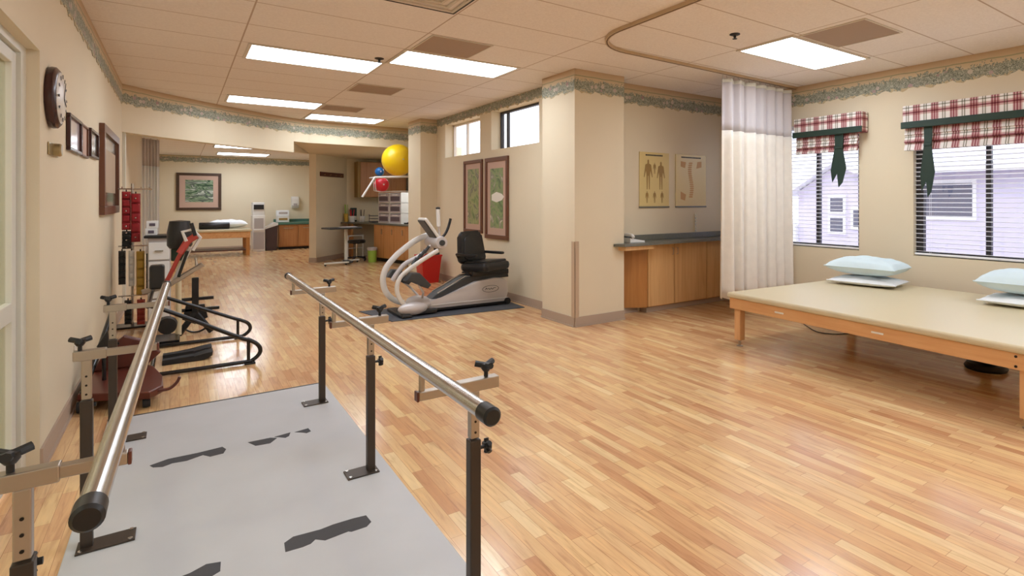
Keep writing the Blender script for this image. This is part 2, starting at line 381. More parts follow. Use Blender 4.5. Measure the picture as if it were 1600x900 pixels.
wall('wall_pillar_side', 'x', 3.80, 3.93, 10.1, 10.96, 0, 2.9)
wall('wall_alcove_front', 'y', 10.96, 11.08, 3.80, 4.85, 0, 2.5)
wall('wall_alcove_right', 'x', 4.75, 4.9, 11.08, 14.6, 0, 2.5)
wall('wall_alcove_back', 'y', 14.4, 14.55, 3.2, 4.75, 0, 2.5)
wall('wall_hall_right', 'x', 3.3, 3.45, 14.55, 18.6, 0, 2.9)
wall('wall_far', 'y', 18.3, 18.45, -.74, 3.45, 0, 2.9)
b = MB(); b.prism([(2.35, 13.55), (2.47, 13.42), (3.36, 14.42), (3.24, 14.55)], 'z', 0, 2.72); st(b.build('wall_alcove_left', M['wall']))
# curved header over the two openings
b = MB(); n = len(HDR)
outer = []
for i, p in enumerate(HDR):
    q0 = Vector(HDR[max(i - 1, 0)]); q1 = Vector(HDR[min(i + 1, n - 1)]); d = (q1 - q0).normalized(); outer.append((p[0] - d.y * .16, p[1] + d.x * .16))
for i in range(n - 1):
    zb = 2.22 if HDR[i][0] < 1.6 else 2.41
    quad = [HDR[i], HDR[i + 1], outer[i + 1], outer[i]]
    b.prism(quad, 'z', zb, 2.9)
st(b.build('wall_header', M['wall']))
bm_ = MB(); bm_._add([(1.60, 10.78, 2.42), (1.60, 10.78, 2.24), (2.36, 13.52, 2.42), (1.50, 10.86, 2.42), (1.50, 10.86, 2.24), (2.27, 13.6, 2.42)],
    [(0, 1, 2), (5, 4, 3), (0, 3, 4, 1), (1, 4, 5, 2), (0, 2, 5, 3)])
st(bm_.build('trim_header_return', M['wall']))
b = MB(); b.prism([(1.6, 10.86), (3.8, 10.98), (4.8, 11.0), (4.8, 14.5), (3.2, 14.5), (2.35, 13.55)], 'z', 2.412, 2.5); st(b.build('ceiling_alcove', M['wall']))
b = MB(); b.prism([(-.74, 8.85), (-.5, 8.95), (.72, 10.25), (1.62, 10.9), (2.35, 13.5), (3.35, 14.4), (3.35, 18.4), (-.74, 18.4)], 'z', 2.6, 2.7)
st(b.build('ceiling_far', M['ceil']))

# cove base along the walls
def baseboard(name, pts, inward):
    b = MB()
    for (p, q) in zip(pts, pts[1:]):
        p, q = Vector(p), Vector(q); d = (q - p).normalized(); nrm = Vector((-d.y, d.x)) * inward
        r = [p, q, q + nrm * .012, p + nrm * .012]; b.prism([tuple(v) for v in r], 'z', .0, .105)
        r = [p + nrm * .012, q + nrm * .012, q + nrm * .024, p + nrm * .024]; b.prism([tuple(v) for v in r], 'z', .0, .014)
    return st(b.build(name, M['base']))
baseboard('baseboard_left', [(-.58, 3.89), (-.58, 8.9)], -1)
baseboard('baseboard_column', [(3.49, 5.58), (3.49, 4.92), (4.19, 4.92), (4.19, 5.18), (4.62, 5.18)], -1)
baseboard('baseboard_clerestory', [(3.42, 10.1), (3.42, 9.47), (3.72, 9.47), (3.72, 5.58), (3.49, 5.58)], -1)
baseboard('baseboard_right', [(6.35, 5.18), (6.35, -2)], -1)
baseboard('baseboard_far', [(-.58, 18.3), (3.3, 18.3)], -1)
baseboard('baseboard_alcove', [(2.35, 13.55), (2.47, 13.42), (3.34, 14.40)], -1)
b = MB(); b.box((3.478, 4.908, .1), (3.54, 4.92, .93), .003); b.box((3.478, 4.908, .1), (3.49, 4.97, .93), .003); st(b.build('trim_1', M['guard']))

# wallpaper border (thin sheet glued to the wall, scalloped lower edge)
def border(name, pts, inward, ztop=H, h=.245, s0=0.0):
    b = MB(); uvl = b.bm.loops.layers.uv.verify(); s = s0
    for (p, q) in zip(pts, pts[1:]):
        p, q = Vector(p), Vector(q); Ln = (q - p).length; d = (q - p) / Ln; nr = Vector((-d.y, d.x)) * inward * .003
        k = max(1, int(Ln / .03)); prev = None
        for i in range(k + 1):
            t = i / k * Ln; x = s + t; a = p + d * t + nr
            zb = ztop - h + .012 * math.sin(x * 21) + .010 * math.sin(x * 47 + 1) + .006 * math.sin(x * 90)
            vt = b.bm.verts.new((a.x, a.y, ztop - .001)); vb = b.bm.verts.new((a.x, a.y, zb))
            if prev:
                f = b.bm.faces.new((prev[1], vb, vt, prev[0]))
                for lp, uv in zip(f.loops, ((prev[2], prev[3] - ztop + h), (x, zb - ztop + h), (x, h), (prev[2], h))): lp[uvl].uv = uv
            prev = (vt, vb, x, zb)
        s += Ln
    return st(b.build(name, M['border'], smooth=False, solid=.002))
border('trim_2', [(-.58, -2), (-.58, 8.78)], -1)
border('trim_3', HDR[:], -1)
border('trim_4', [(3.42, 10.1), (3.42, 9.47), (3.72, 9.47)], -1)
border('trim_5', [(3.72, 9.47), (3.72, 5.58)], -1, h=.13)
border('trim_6', [(3.49, 5.58), (3.49, 4.92), (4.19, 4.92)], -1)
border('trim_7', [(4.19, 5.18), (6.35, 5.18)], -1)
border('trim_8', [(6.35, 5.18), (6.35, -2)], -1)
border('trim_9', [(-.58, 18.3), (3.3, 18.3)], -1, ztop=2.6, h=.18)

# ---------------------------------------------------------------- door at the left, windows
def door_left():
    y0, y1, z1 = .4, 3.885, 2.135; x0, x1 = -.70, -.63
    fr = MB()
    fr.box((x0, y1 - .11, 0), (x1, y1, z1)); fr.box((x0, y0, 0), (x1, y0 + .11, z1)); fr.box((x0, y0 + .11, z1 - .04), (x1, y1 - .11, z1))
    o = st(fr.build('door_1', M['white']))
    s = MB(); s.box((-.69, y1 - .20, .05), (-.645, y1 - .12, z1 - .05), .004); s.box((-.69, y0 + .12, .05), (-.645, y0 + .20, z1 - .05), .004)
    s.box((-.69, y0 + .20, z1 - .11), (-.645, y1 - .20, z1 - .05), .004); s.box((-.69, y0 + .20, .80), (-.645, y1 - .20, .89), .004)
    s.box((-.69, y0 + .20, .05), (-.645, y1 - .20, .2), .004)
    s.build('door_sash', M['white'], o)
    MB().box((-.672, y0 + .19, .1), (-.668, y1 - .19, z1 - .06)).build('glass', M['doorglass'], o)
    st(MB().box((-3.0, .0, 0), (-2.9, 5.5, 2.9)).build('wall_corridor', M['wall']))
    st(MB().box((-3.0, 5.5, 0), (-.74, 5.6, 2.9)).build('wall_corridor_end', M['wall']))
door_left()

def window_right(k, y0, y1, z0, z1, mull, jamb):
    x = 6.44
    b = MB()
    b.box((x - .02, y0, z0), (x + .04, y1, z0 + .045)); b.box((x - .02, y0, z1 - .045), (x + .04, y1, z1))
    b.box((x - .02, y0, z0), (x + .04, y0 + .045, z1)); b.box((x - .02, y1 - jamb, z0), (x + .04, y1, z1))
    for m_ in mull: b.box((x - .015, m_ - .022, z0), (x + .035, m_ + .022, z1))
    o = st(b.build('window_%d' % k, M['dframe']))
    MB().box((x + .012, y0 + .03, z0 + .03), (x + .016, y1 - .03, z1 - .03)).build('glass', M['glass'], o)
window_right(1, 3.31, 4.9, .80, 2.32, [3.86], .05)
window_right(2, .75, 2.73, .79, 2.32, [2.08], .07)
def window_high(k, y0, y1, z0, z1, mull, fm='dframe'):
    b = MB(); x = 3.87
    b.box((x, y0, z0), (x + .05, y1, z0 + .012)); b.box((x, y0, z1 - .03), (x + .05, y1, z1)); b.box((x, y0, z0), (x + .05, y0 + .012, z1)); b.box((x, y1 - .03, z0), (x + .05, y1, z1))
    for m_ in mull: b.box((x + .005, m_ - .016, z0), (x + .045, m_ + .016, z1))
    o = st(b.build('window_%d' % k, M[fm]))
    MB().box((x + .02, y0 + .02, z0 + .02), (x + .024, y1 - .02, z1 - .02)).build('glass', M['glass'], o)
window_high(3, 6.03, 7.36, 2.115, 2.68, [7.16])
window_high(4, 7.735, 9.1, 2.11, 2.68, [8.55], 'lframe')

# ---------------------------------------------------------------- ceiling fixtures
def light(x0, x1, y0, y1, z, label, group, tube='diff'):
    t = thing('ceiling_light', label, 'ceiling light', ((x0 + x1) / 2, (y0 + y1) / 2, z), group)
    f = T(t)
    for a, b_ in (((x0 - .03, y0 - .03, z - .012), (x1 + .03, y0, z)), ((x0 - .03, y1, z - .012), (x1 + .03, y1 + .03, z)),
                  ((x0 - .03, y0, z - .012), (x0, y1, z)), ((x1, y0, z - .012), (x1 + .03, y1, z))): f.box(a, b_)
    f.build('frame', M['lframe'], t)
    T(t).box((x0, y0, z - .008), (x1, y1, z - .003)).build('diffuser', M[tube], t)
    return t
G = 'recessed fluorescent lights in the main ceiling'
light(.54, 1.71, 5.87, 6.44, H, 'bright rectangular ceiling light over the room middle, left one of the nearer pair', G)
light(1.77, 2.96, 5.25, 5.81, H, 'bright rectangular ceiling light touching a brown vent, right one of the nearer pair', G)
light(.55, 1.71, 8.85, 9.43, H, 'bright ceiling light near the curved border wall, left one of the farther pair', G, 'diffdim')
light(1.77, 2.94, 9.96, 10.58, H, 'bright ceiling light farthest back, just before the alcove header', G, 'diffdim')
light(4.36, 5.62, 2.86, 3.41, H, 'bright square-looking ceiling light beside the privacy curtain over the treatment table', G)
for i, (x, y) in enumerate([(.55, 1.6), (3.1, -.1), (.55, -1.3), (4.36, .1), (1.8, 2.2)]):
    if (x, y) != (1.8, 2.2): light(x, x + 1.2, y, y + .55, H, ['ceiling light outside the photo, above the near end of the parallel bars', 'ceiling light outside the photo, behind the camera towards the room middle', 'ceiling light outside the photo, rearmost one by the left wall', 'ceiling light outside the photo, past the right end of the treatment table'][i], G)
light(.64, 1.38, 14.3, 15.05, 2.6, 'nearer ceiling light in the far hall, seen through the opening', 'lights in the far hall ceiling')
light(.80, 1.92, 16.6, 17.35, 2.6, 'farther ceiling light in the far hall close to its end wall', 'lights in the far hall ceiling')
light(4.0, 4.6, 11.3, 11.9, 2.41, 'added light hidden behind the pillar, brightening the office alcove', 'added alcove fill light')  # lamp added out of sight to brighten the alcove and yellow ball
def vent(x0, x1, y0, y1, label):
    t = thing('ceiling_vent', label, 'vent', ((x0 + x1) / 2, (y0 + y1) / 2, H), 'square brown return vents')
    b = T(t); b.box((x0, y0, H - .006), (x1, y1, H - .001)); b.build('grille', M['grille'], t)
    f = T(t)
    for a, c in (((x0 - .012, y0 - .012), (x1 + .012, y0)), ((x0 - .012, y1), (x1 + .012, y1 + .012)), ((x0 - .012, y0), (x0, y1)), ((x1, y0), (x1 + .012, y1))):
        f.box((a[0], a[1], H - .009), (c[0], c[1], H - .001))
    f.build('frame', M['lframe'], t)
vent(1.79, 2.35, 4.64, 5.19, 'square brown vent in the ceiling, in front of the nearer right-hand light')
vent(1.78, 2.33, 7.07, 7.6, 'small brown ceiling vent in the gap between nearer and farther lights')
vent(1.78, 2.33, 8.92, 9.4, 'thin-looking brown ceiling vent beside the far left light')
vent(4.40, 5.0, 2.25, 2.8, 'large brown ceiling vent beside the light over the treatment table')
t = thing('air_diffuser', 'square white ceiling air diffuser with a dark outline at the top of the photo', 'vent', (1.45, 3.7, H))
b = T(t)
for k, s_ in enumerate((.29, .22, .15, .08)):
    for a, c in (((-s_, -s_), (s_, -s_ + .02)), ((-s_, s_ - .02), (s_, s_)), ((-s_, -s_ + .02), (-s_ + .02, s_ - .02)), ((s_ - .02, -s_ + .02), (s_, s_ - .02))):
        b.box((1.40 + a[0], 3.69 + a[1], H - .016), (1.40 + c[0], 3.69 + c[1], H - .002))
b.build('louvre_rings', M['lframe'], t)
b = T(t)
for a, c in (((-.3, -.3), (.3, -.29)), ((-.3, .29), (.3, .3)), ((-.3, -.29), (-.29, .29)), ((.29, -.29), (.3, .29))): b.box((1.40 + a[0], 3.69 + a[1], H - .02), (1.40 + c[0], 3.69 + c[1], H - .001))
b.build('dark_frame', M['hinge'], t)
for (x, y, lb) in ((3.9, 3.11, 'tiny black ceiling sprinkler head inside the curtain track loop'), (1.64, 5.72, 'tiny black ceiling sprinkler head between the two nearer lights')):
    t = thing('sprinkler_head', lb, 'sprinkler', (x, y, H))
    T(t).lathe([(.045, -.001), (.045, -.006), (.03, -.012), (.012, -.014), (.012, -.03)], (x, y, H)).build('escutcheon', M['grilldk'], t)
    b = T(t); b.lathe([(.002, -.045), (.02, -.043), (.02, -.04), (.006, -.038), (.006, -.03)], (x, y, H)); b.build('deflector', M['grilldk'], t)
# curtain track with rounded corner
tp = [(2.98, -2, 0), (2.98, 3.55, 0)] + [(2.98 + .5 - .5 * math.cos(a), 3.55 + .5 * math.sin(a), 0) for a in [PI / 2 * k / 10 for k in range(1, 11)]] + [(6.34, 4.11, 0)]
tp = [(x, y, H - .018) for x, y, z in tp]
t = thing('curtain_track', 'tan metal curtain track curving round a corner on the ceiling', 'curtain track', (3.48, 4.05, H))
def strip(t, pts, wd, z0, z1, m, name):
    b = T(t); P = [Vector(p[:2]) for p in pts]; L_, R_ = [], []
    for i, p in enumerate(P):
        d = (P[min(i + 1, len(P) - 1)] - P[max(i - 1, 0)]).normalized(); nn = Vector((-d.y, d.x))
        L_.append(p + nn * wd / 2); R_.append(p - nn * wd / 2)
    for i in range(len(P) - 1):
        b.prism([tuple(L_[i]), tuple(L_[i + 1]), tuple(R_[i + 1]), tuple(R_[i])], 'z', z0, z1)
    b.build(name, m, t)
strip(t, tp, .034, H - .028, H - .001, M['track'], 'rail')
strip(t, tp, .012, H - .030, H - .028, M['trackgap'], 'slot')

# ---------------------------------------------------------------- parallel bars on their platform
def parallel_bars():
    t = thing('parallel_bars', 'steel parallel walking bars bolted to a long grey platform', 'parallel bars', (.26, 2.7, 0))
    pl = T(t).box((-.36, .75, .001), (.87, 4.45, .022), .004).build('platform', M['plat'], t)
    b = MB(t.location)
    b.box((-.362, 4.45, .001), (.872, 4.462, .024))
    b.build('edge_strip', M['edge'], pl, loc=(0, 0, 0))
    tapes = [[(-.125, 3.565), (-.05, 3.60), (.08, 3.595), (.19, 3.605), (.205, 3.56), (.19, 3.51), (.13, 3.505), (.10, 3.55), (.03, 3.52), (-.03, 3.53), (-.07, 3.51), (-.11, 3.53)],
             [(.31, 3.59), (.42, 3.585), (.45, 3.56), (.41, 3.505), (.34, 3.515)], [(.44, 3.585), (.525, 3.60), (.51, 3.55), (.49, 3.535)],
             [(.545, 3.59), (.62, 3.605), (.625, 3.55), (.60, 3.535), (.58, 3.56)],
             [(.33, 2.385), (.335, 2.45), (.37, 2.475), (.42, 2.47), (.47, 2.465), (.52, 2.472), (.60, 2.47), (.65, 2.462), (.655, 2.40), (.63, 2.375), (.57, 2.375), (.56, 2.385), (.47, 2.375), (.44, 2.405), (.42, 2.385), (.39, 2.38)],
             [(-.06, 2.38), (-.04, 2.44), (.03, 2.45), (.08, 2.475), (.125, 2.46), (.12, 2.40), (.07, 2.37), (.0, 2.36)],
             [(.36, 1.30), (.36, 1.37), (.52, 1.385), (.66, 1.37), (.65, 1.29)]]
    for p in tapes:
        MB(t.location).prism(p, 'z', .0215, .0232).build('tape_strip', M['tape'], pl, loc=(0, 0, 0))
    for sx, xr in ((1, .607), (-1, -.10)):
        sl = (lambda y: 0) if sx > 0 else (lambda y: -.022 + .056 * (y - 1.2) / 3.05)
        r = T(t).tube([(xr + sl(1.235), 1.235, .855), (xr + sl(4.235), 4.235, .855)], .021, 24).build('handrail', M['chrome'], t)
        for y0, y1 in ((1.19, 1.245), (4.225, 4.27)):
            MB(t.location).lathe([(.0, y0), (.018, y0), (.0235, y0 + .006 * (1 if y0 < 2 else 1)), (.0235, y1 - .004), (.018, y1), (0, y1)], (xr + sl(y0), 0, .855), 'y', 24).build('end_cap', M['black'], r, loc=(0, 0, 0))
        xp = .78 if sx > 0 else -.31
        xi = .60 if sx > 0 else -.085
        for y in (1.67, 2.87, 4.04):
            if sx < 0: xp = {1.67: -.275, 2.87: -.295, 4.04: -.305}[y]
            p = T(t).box((xp - .019, y - .019, .022), (xp + .019, y + .019, .595), .004).build('post', M['post'], t)
            q = lambda: MB(t.location)
            q().box((xp - .015, y - .015, .60), (xp + .015, y + .015, .752), .003).build('inner_tube', M['steel'], p, loc=(0, 0, 0))
            for k in range(3): q().lathe([(.0, y - .0165), (.004, y - .0165), (.004, y - .0152)], (xp, 0, .62 + .035 * k), 'y', 10).build('adjustment_hole', M['hinge'], p, loc=(0, 0, 0))
            b = q(); xa, xb = (xp - .12, xp + .03) if sx > 0 else (xp - .03, xp + .15)
            b.box((xa, y - .055, .022), (xb, y + .045, .029), .002)
            b.build('base_plate', M['post'], p, loc=(0, 0, 0))
            for hx in (xa + .015, xb - .015):
                for hy in (-.043, .033): q().lathe([(.008, .029), (.008, .033), (.0, .034)], (hx, y + hy, 0), 'z', 12).build('plate_screw', M['chrome'], p, loc=(0, 0, 0))
            b = q(); kx = xp + .019; V = (lambda X_, Y_: (X_, Y_)) if sx > 0 else (lambda X_, Y_: (xp + (Y_ - y), y + (X_ - xp)))
            def KP(X_, Y_, Z_): a_, c_ = V(X_, Y_); return (a_, c_, Z_)
            b.tube([KP(kx, y, .56), KP(kx + .03, y, .56)], .006, 10)
            for k in range(5):
                a = 2 * PI * k / 5; b.tube([KP(kx + .03, y, .56), KP(kx + .03, y + .024 * math.cos(a), .56 + .024 * math.sin(a))], .0085, 8)
            b.lathe([(.012, .039), (.017, .049), (.015, .059), (0, .062)], (xp, y, .56), 'x' if sx > 0 else 'y', 14)
            b.build('height_knob', M['black'], p, loc=(0, 0, 0))
            # telescoping crossbar
            x0, x1 = (xi - .005, xp - .01) if sx > 0 else (xp + .01, xi + sl(y))
            cb = T(t)
            if sx > 0: cb.box((xp - .055, y - .018, .752), (xp + .085, y + .018, .790), .003)
            else: cb.box((xp - .055 if y < 2 else xp - .04, y - .018, .752), (xp + .06, y + .018, .790), .003)
            c = cb.build('crossbar', M['steel'], t)
            q().box((x0, y - .013, .757), (x1, y + .013, .785), .003).build('inner_bar', M['steel'], c, loc=(0, 0, 0))
            ex = (xi - .012, xi - .005) if sx > 0 else (xi + sl(y), xi + sl(y) + .007)
            q().box((ex[0], y - .014, .756), (ex[1], y + .014, .786), .002).build('end_plug', M['maroon'], c, loc=(0, 0, 0))
            q().tube([(xr + sl(y), y, .783), (xr + sl(y), y, .838)], .009, 12).build('rail_stem', M['steel'], c, loc=(0, 0, 0))
            b = q(); kx = xp + (.045 if sx > 0 else -.02)
            b.tube([(kx, y, .79), (kx, y, .815)], .007, 10)
            for k in range(3):
                a = 2 * PI * k / 3 + .5; b.tube([(kx, y, .826), (kx + .036 * math.cos(a), y + .036 * math.sin(a), .833)], .0105, 8)
            b.lathe([(.01, .808), (.017, .818), (.017, .833), (0, .837)], (kx, y, 0), 'z', 16)
            b.build('width_knob', M['black'], c, loc=(0, 0, 0))
parallel_bars()

# ---------------------------------------------------------------- treatment table, pillows, curtain
def treatment_table():
    o = Vector((4.25, 3.45, 0)); rz = math.radians(-4)
    t = thing('treatment_table', 'wide khaki padded treatment table with oak frame under the plaid-curtained windows', 'treatment table', o, rz=rz)
    W_, L_ = 1.9, 2.44     # x 0..W, y 0..-L (local)
    B = lambda: MB()
    B().box((-.02, -L_ - .02, .455), (W_ + .02, .02, .505), .018, seg=3).build('padded_top', M['khaki'], t, loc=(0, 0, 0))
    f = B().box((0.0, -L_, .355), (.022, 0, .455), .003).build('apron', M['tablewood'], t, loc=(0, 0, 0))
    for y in (-.52, -1.38): B().box((-.006, y - .09, .398), (0, y, .412), .002).build('label_plate', M['paper'], f, loc=(0, 0, 0))
    for z in (.375, .435):
        B().lathe([(.008, -.004), (.008, 0)], (0, -2.27, z), 'x', 12).build('bolt', M['hinge'], f, loc=(0, 0, 0))
    B().box((W_ - .022, -L_, .355), (W_, 0, .455), .003).build('apron', M['tablewood'], t, loc=(0, 0, 0))
    B().box((.022, -.022, .355), (W_ - .022, 0, .455), .003).build('apron', M['tablewood'], t, loc=(0, 0, 0))
    B().box((.022, -L_, .355), (W_ - .022, -L_ + .022, .455), .003).build('apron', M['tablewood'], t, loc=(0, 0, 0))
    for x, y in ((.03, -.10), (W_ - .10, -.10), (.03, -2.345), (W_ - .10, -2.345)):
        lg = B().box((x, y, .06), (x + .07, y + .07, .40), .006).build('leg', M['legwood'], t, loc=(0, 0, 0))
        b = B(); b.tube([(x + .035, y + .035, .008), (x + .035, y + .035, .07)], .012, 12); b.lathe([(.03, 0.0), (.03, .006), (.014, .012)], (x + .035, y + .035, 0), 'z', 16)
        b.build('levelling_foot', M['steel'], lg, loc=(0, 0, 0))
    return t
treatment_table()
def pillow(name, label, c, sx, sy, h, rz, m, group=None, sag=0):
    t = thing(name, label, 'pillow', c, group, rz)
    b = MB(); n = 26; rng = random.Random(sum(map(ord, label)))
    ph = [rng.random() * 6 for _ in range(4)]
    def P(u, v, top):
        x, y = (u * 2 - 1), (v * 2 - 1)
        e = max(0, (1 - abs(x) ** 2.6)) * max(0, (1 - abs(y) ** 2.6)); pin = 1 - .10 * (abs(x * y)) + .05 * (x * x * y * y)
        px, py = x * sx / 2 * (1 - .08 * (1 - y * y) * 0) * (1 + .04 * abs(y) ** 4), y * sy / 2 * (1 + .04 * abs(x) ** 4)
        hh = h / 2 * e ** .42
        wr = .012 * math.sin(7 * x + 5 * y + ph[0]) * math.sin(4 * y - 3 * x + ph[1]) * e + .006 * math.sin(15 * x + ph[2] + 6 * y * y) * e
        z = h / 2 + (hh + wr if top else -hh * .92)
        return (px, py, max(z, .002) + (sag * x * x if top else 0))
    for top in (1, 0): b.grid(lambda u, v: P(u, v, top), n, n)
    bmesh.ops.remove_doubles(b.bm, verts=b.bm.verts, dist=1e-4)
    b.build('cushion', m, t, loc=(0, 0, 0))
    hem = MB(); pts = [P(0, k / 20, 1) for k in range(21)]
    hem.tube(pts, .006, 8); hem.build('hem', m, t, loc=(0, 0, 0))
G = 'pillows on the big treatment table'
pillow('pillow', 'flat white pillow at the bottom of the pair near the privacy curtain', (5.78, 2.92, .506), .44, .63, .085, math.radians(8), M['pillowwhite'], G)
pillow('pillow', 'plump pale blue pillow lying on top of the pair near the privacy curtain', (5.79, 2.93, .60), .46, .66, .19, math.radians(5), M['pillow'], G)
pillow('pillow', 'white lower pillow of the pair cut off by the right edge of the photo', (5.66, 1.52, .506), .44, .64, .085, math.radians(4), M['pillowwhite'], G)
pillow('pillow', 'pale blue upper pillow of the pair cut off by the right edge of the photo', (5.67, 1.53, .60), .46, .66, .20, math.radians(2), M['pillow'], G)

def curtain():
    t = thing('privacy_curtain', 'full-length cream privacy curtain with a grey mesh top hanging beside the window', 'curtain', (5.6, 4.11, 2.78))
    x0, x1 = 4.93, 6.30; zt, zm, zb = 2.74, 2.165, .27
    def fold(u):
        return .062 * math.sin(u * 2 * PI * 7.3 + .7 * math.sin(u * 9)) + .016 * math.sin(u * 2 * PI * 17 + 1)
    def P(u, z):
        k = (zt - z) / (zt - zb)
        return (x0 + (x1 - x0) * u + .018 * math.sin(u * 2 * PI * 7.3 + 1.4), 4.11 + fold(u) * (.55 + .45 * k) , z + .012 * math.sin(u * 2 * PI * 7.3) * (z < 1))
    T(t).grid(lambda u, v: P(u, zm + (zt - zm) * v), 220, 6).build('mesh_panel', M['mesh'], t, solid=.004)
    T(t).grid(lambda u, v: P(u, zb + (zm - zb) * v), 220, 16).build('fabric_panel', M['cream'], t, solid=.005)
    T(t).grid(lambda u, v: tuple(Vector(P(u, zt - .035 + .04 * v)) + Vector((0, -.004, 0))), 220, 2).build('heading_tape', M['white'], t, solid=.006)
    b = T(t)
    for k in range(15):
        u = k / 14; x, y, z = P(u, zt); b.tube([(x, y, zt - .01), (x, (y + 4.11) / 2, zt + .02), (x, 4.11, H - .029)], .0025, 6)
    b.build('hook', M['steel'], t)
curtain()
t = thing('power_cord', 'thin dark power cord curling on the floor under the treatment table', 'cord', (5.5, 3.3, 0))
T(t).tube(crom([(5.9, 3.9, .006), (5.79, 3.73, .005), (5.55, 3.45, .005), (5.41, 3.24, .005), (5.50, 3.08, .005), (5.75, 3.0, .005), (6.0, 2.9, .005)]), .0045, 8).build('cable', M['rubber'], t)
t = thing('foot_stool_base', 'low dark object lying under the right end of the treatment table', 'floor object', (5.35, 1.75, 0))
b = T(t); b.lathe([(.14, 0), (.15, .02), (.13, .05), (.05, .07), (0, .075)], (5.35, 1.75, 0)); b.build('base', M['black'], t)
b = T(t); b.lathe([(.04, .07), (.04, .13), (.10, .15), (.10, .17), (0, .175)], (5.35, 1.75, 0)); b.build('knob', M['black'], t)

# ---------------------------------------------------------------- window dressing
def valance(label, y0, y1, zt, zr, zb, ties):
    t = thing('window_valance', label, 'valance', (6.3, (y0 + y1) / 2, zt), 'plaid window valances')
    b = T(t); b.box((6.19, y0 - .05, zr - .02), (6.345, y1 + .05, zt), .01); b.build('cornice', M['plaid'], t, uvaxes=(1, 2))
    b = T(t)
    k = 3
    for i in range(k):
        za = zb + (zr - zb) * i / k; zc = zb + (zr - zb) * (i + 1) / k
        b.prism([(6.232 - .006 * (k - i), za - .004), (6.25, za - .01), (6.27, zc), (6.25, zc)], 'y', y0 + .02, y1 + .045)
    b.build('folded_shade', M['plaid'], t, uvaxes=(1, 2))
    T(t).box((6.172, y0 - .06, zr - .025), (6.19, y1 + .06, zr + .045), .006).build('ribbon_band', M['green'], t)
    for y, zl, wd in ties:
        b = T(t); zk = zb + .01
        b.prism([(y - wd * .35, zr + .01), (y + wd * .35, zr + .01), (y + wd * .32, zk + .03), (y - wd * .32, zk + .03)], 'x', 6.205, 6.215)
        b.prism([(y - wd * .3, zk + .035), (y + wd * .3, zk + .035), (y + wd * .62, zk - (zk - zl) * .55), (y + wd * .5, zl + .06), (y + wd * .12, zl + .16), (y, zl), (y - wd * .3, zl + .05), (y - wd * .6, zk - (zk - zl) * .5)], 'x', 6.195, 6.207)
        b.box((6.188, y - wd * .34, zk + .012), (6.218, y + wd * .34, zk + .045), .006)
        b.build('tie', M['green'], t)
valance('plaid valance with green ribbon over the narrower window beside the curtain', 3.25, 3.99, 2.375, 2.165, 1.95, [(3.47, 1.53, .15)])
valance('plaid valance with green ribbon over the wide window at the right edge', .6, 2.72, 2.365, 2.15, 1.905, [(2.53, 1.41, .11), (.95, 1.41, .11)])
def blind(label, y0, y1, z0, z1):
    t = thing('window_blind', label, 'blind', (6.385, (y0 + y1) / 2, z1), 'white horizontal blinds')
    b = T(t); z = z0 + .05; R = Matrix.Rotation(math.radians(10), 3, 'Y')
    while z < z1 - .05:
        b.obox((6.385, (y0 + y1) / 2, z), (.042, y1 - y0 - .02, .003), R); z += .0465
    b.build('slats', M['slat'], t)
    T(t).box((6.365, y0 + .005, z0 + .012), (6.405, y1 - .005, z0 + .032), .004).build('bottom_rail', M['slat'], t)
    T(t).box((6.36, y0 + .005, z1 - .045), (6.41, y1 - .005, z1 - .002), .003).build('headrail', M['slat'], t)
    b = T(t)
    for y in (y0 + .15, (y0 + y1) / 2, y1 - .15):
        for x in (6.366, 6.404): b.tube([(x, y, z0 + .02), (x, y, z1 - .03)], .0014, 6)
    b.build('ladder_cord', M['slat'], t)
blind('open white slatted blind in the narrower window beside the curtain', 3.31, 4.9, .80, 2.32)
blind('open white slatted blind in the wide window at the right edge', .75, 2.73, .79, 2.32)

# ---------------------------------------------------------------- recess: cabinet, worktop, phone, charts
t = thing('base_cabinet', 'two-door maple base cabinet in the recess beside the curtain', 'cabinet', (5.3, 5.08, 0))
T(t).box((4.64, 5.02, .07), (6.3, 5.175, .845), .002).build('body', M['mapleside'], t)
T(t).box((4.66, 5.05, .002), (6.28, 5.17, .07)).build('plinth', M['base'], t)
T(t).prism([(4.38, 5.175), (4.64, 5.02), (4.64, 5.175)], 'z', .07, .845).build('angled_side_panel', M['mapleside'], t)
for i, (a, c) in enumerate(((4.645, 5.09), (5.10, 5.69), (5.70, 6.29))):
    d = T(t).box((a, 5.0, .08), (c, 5.019, .84), .002).build('door', M['maple'], t)
    if i < 2:
        x = (c - .035) if i == 0 else (a + .035)
        b = MB(t.location); b.tube([(x, 5.0, .70), (x, 4.98, .70), (x, 4.98, .78), (x, 5.0, .78)], .004, 8); b.build('handle', M['steel'], d, loc=(0, 0, 0))
t = thing('countertop', 'grey-green laminate worktop on the maple cabinet with a shelf end by the column', 'countertop', (5.2, 5.0, .86))
b = T(t); b.prism([(4.03, 4.90), (4.10, 4.80), (4.75, 4.84), (6.33, 4.88), (6.33, 5.175), (4.195, 5.175), (4.195, 4.915), (4.03, 4.915)], 'z', .847, .879, .004); b.build('top', M['counter'], t)
T(t).box((4.195, 5.155, .879), (6.33, 5.178, .95), .004).build('upstand', M['counter'], t)
T(t).prism([(4.10, 4.912), (4.14, 4.83), (4.6, 4.86), (4.6, 4.90), (4.20, 4.912)], 'z', .80, .847).build('bracket', M['maple'], t)
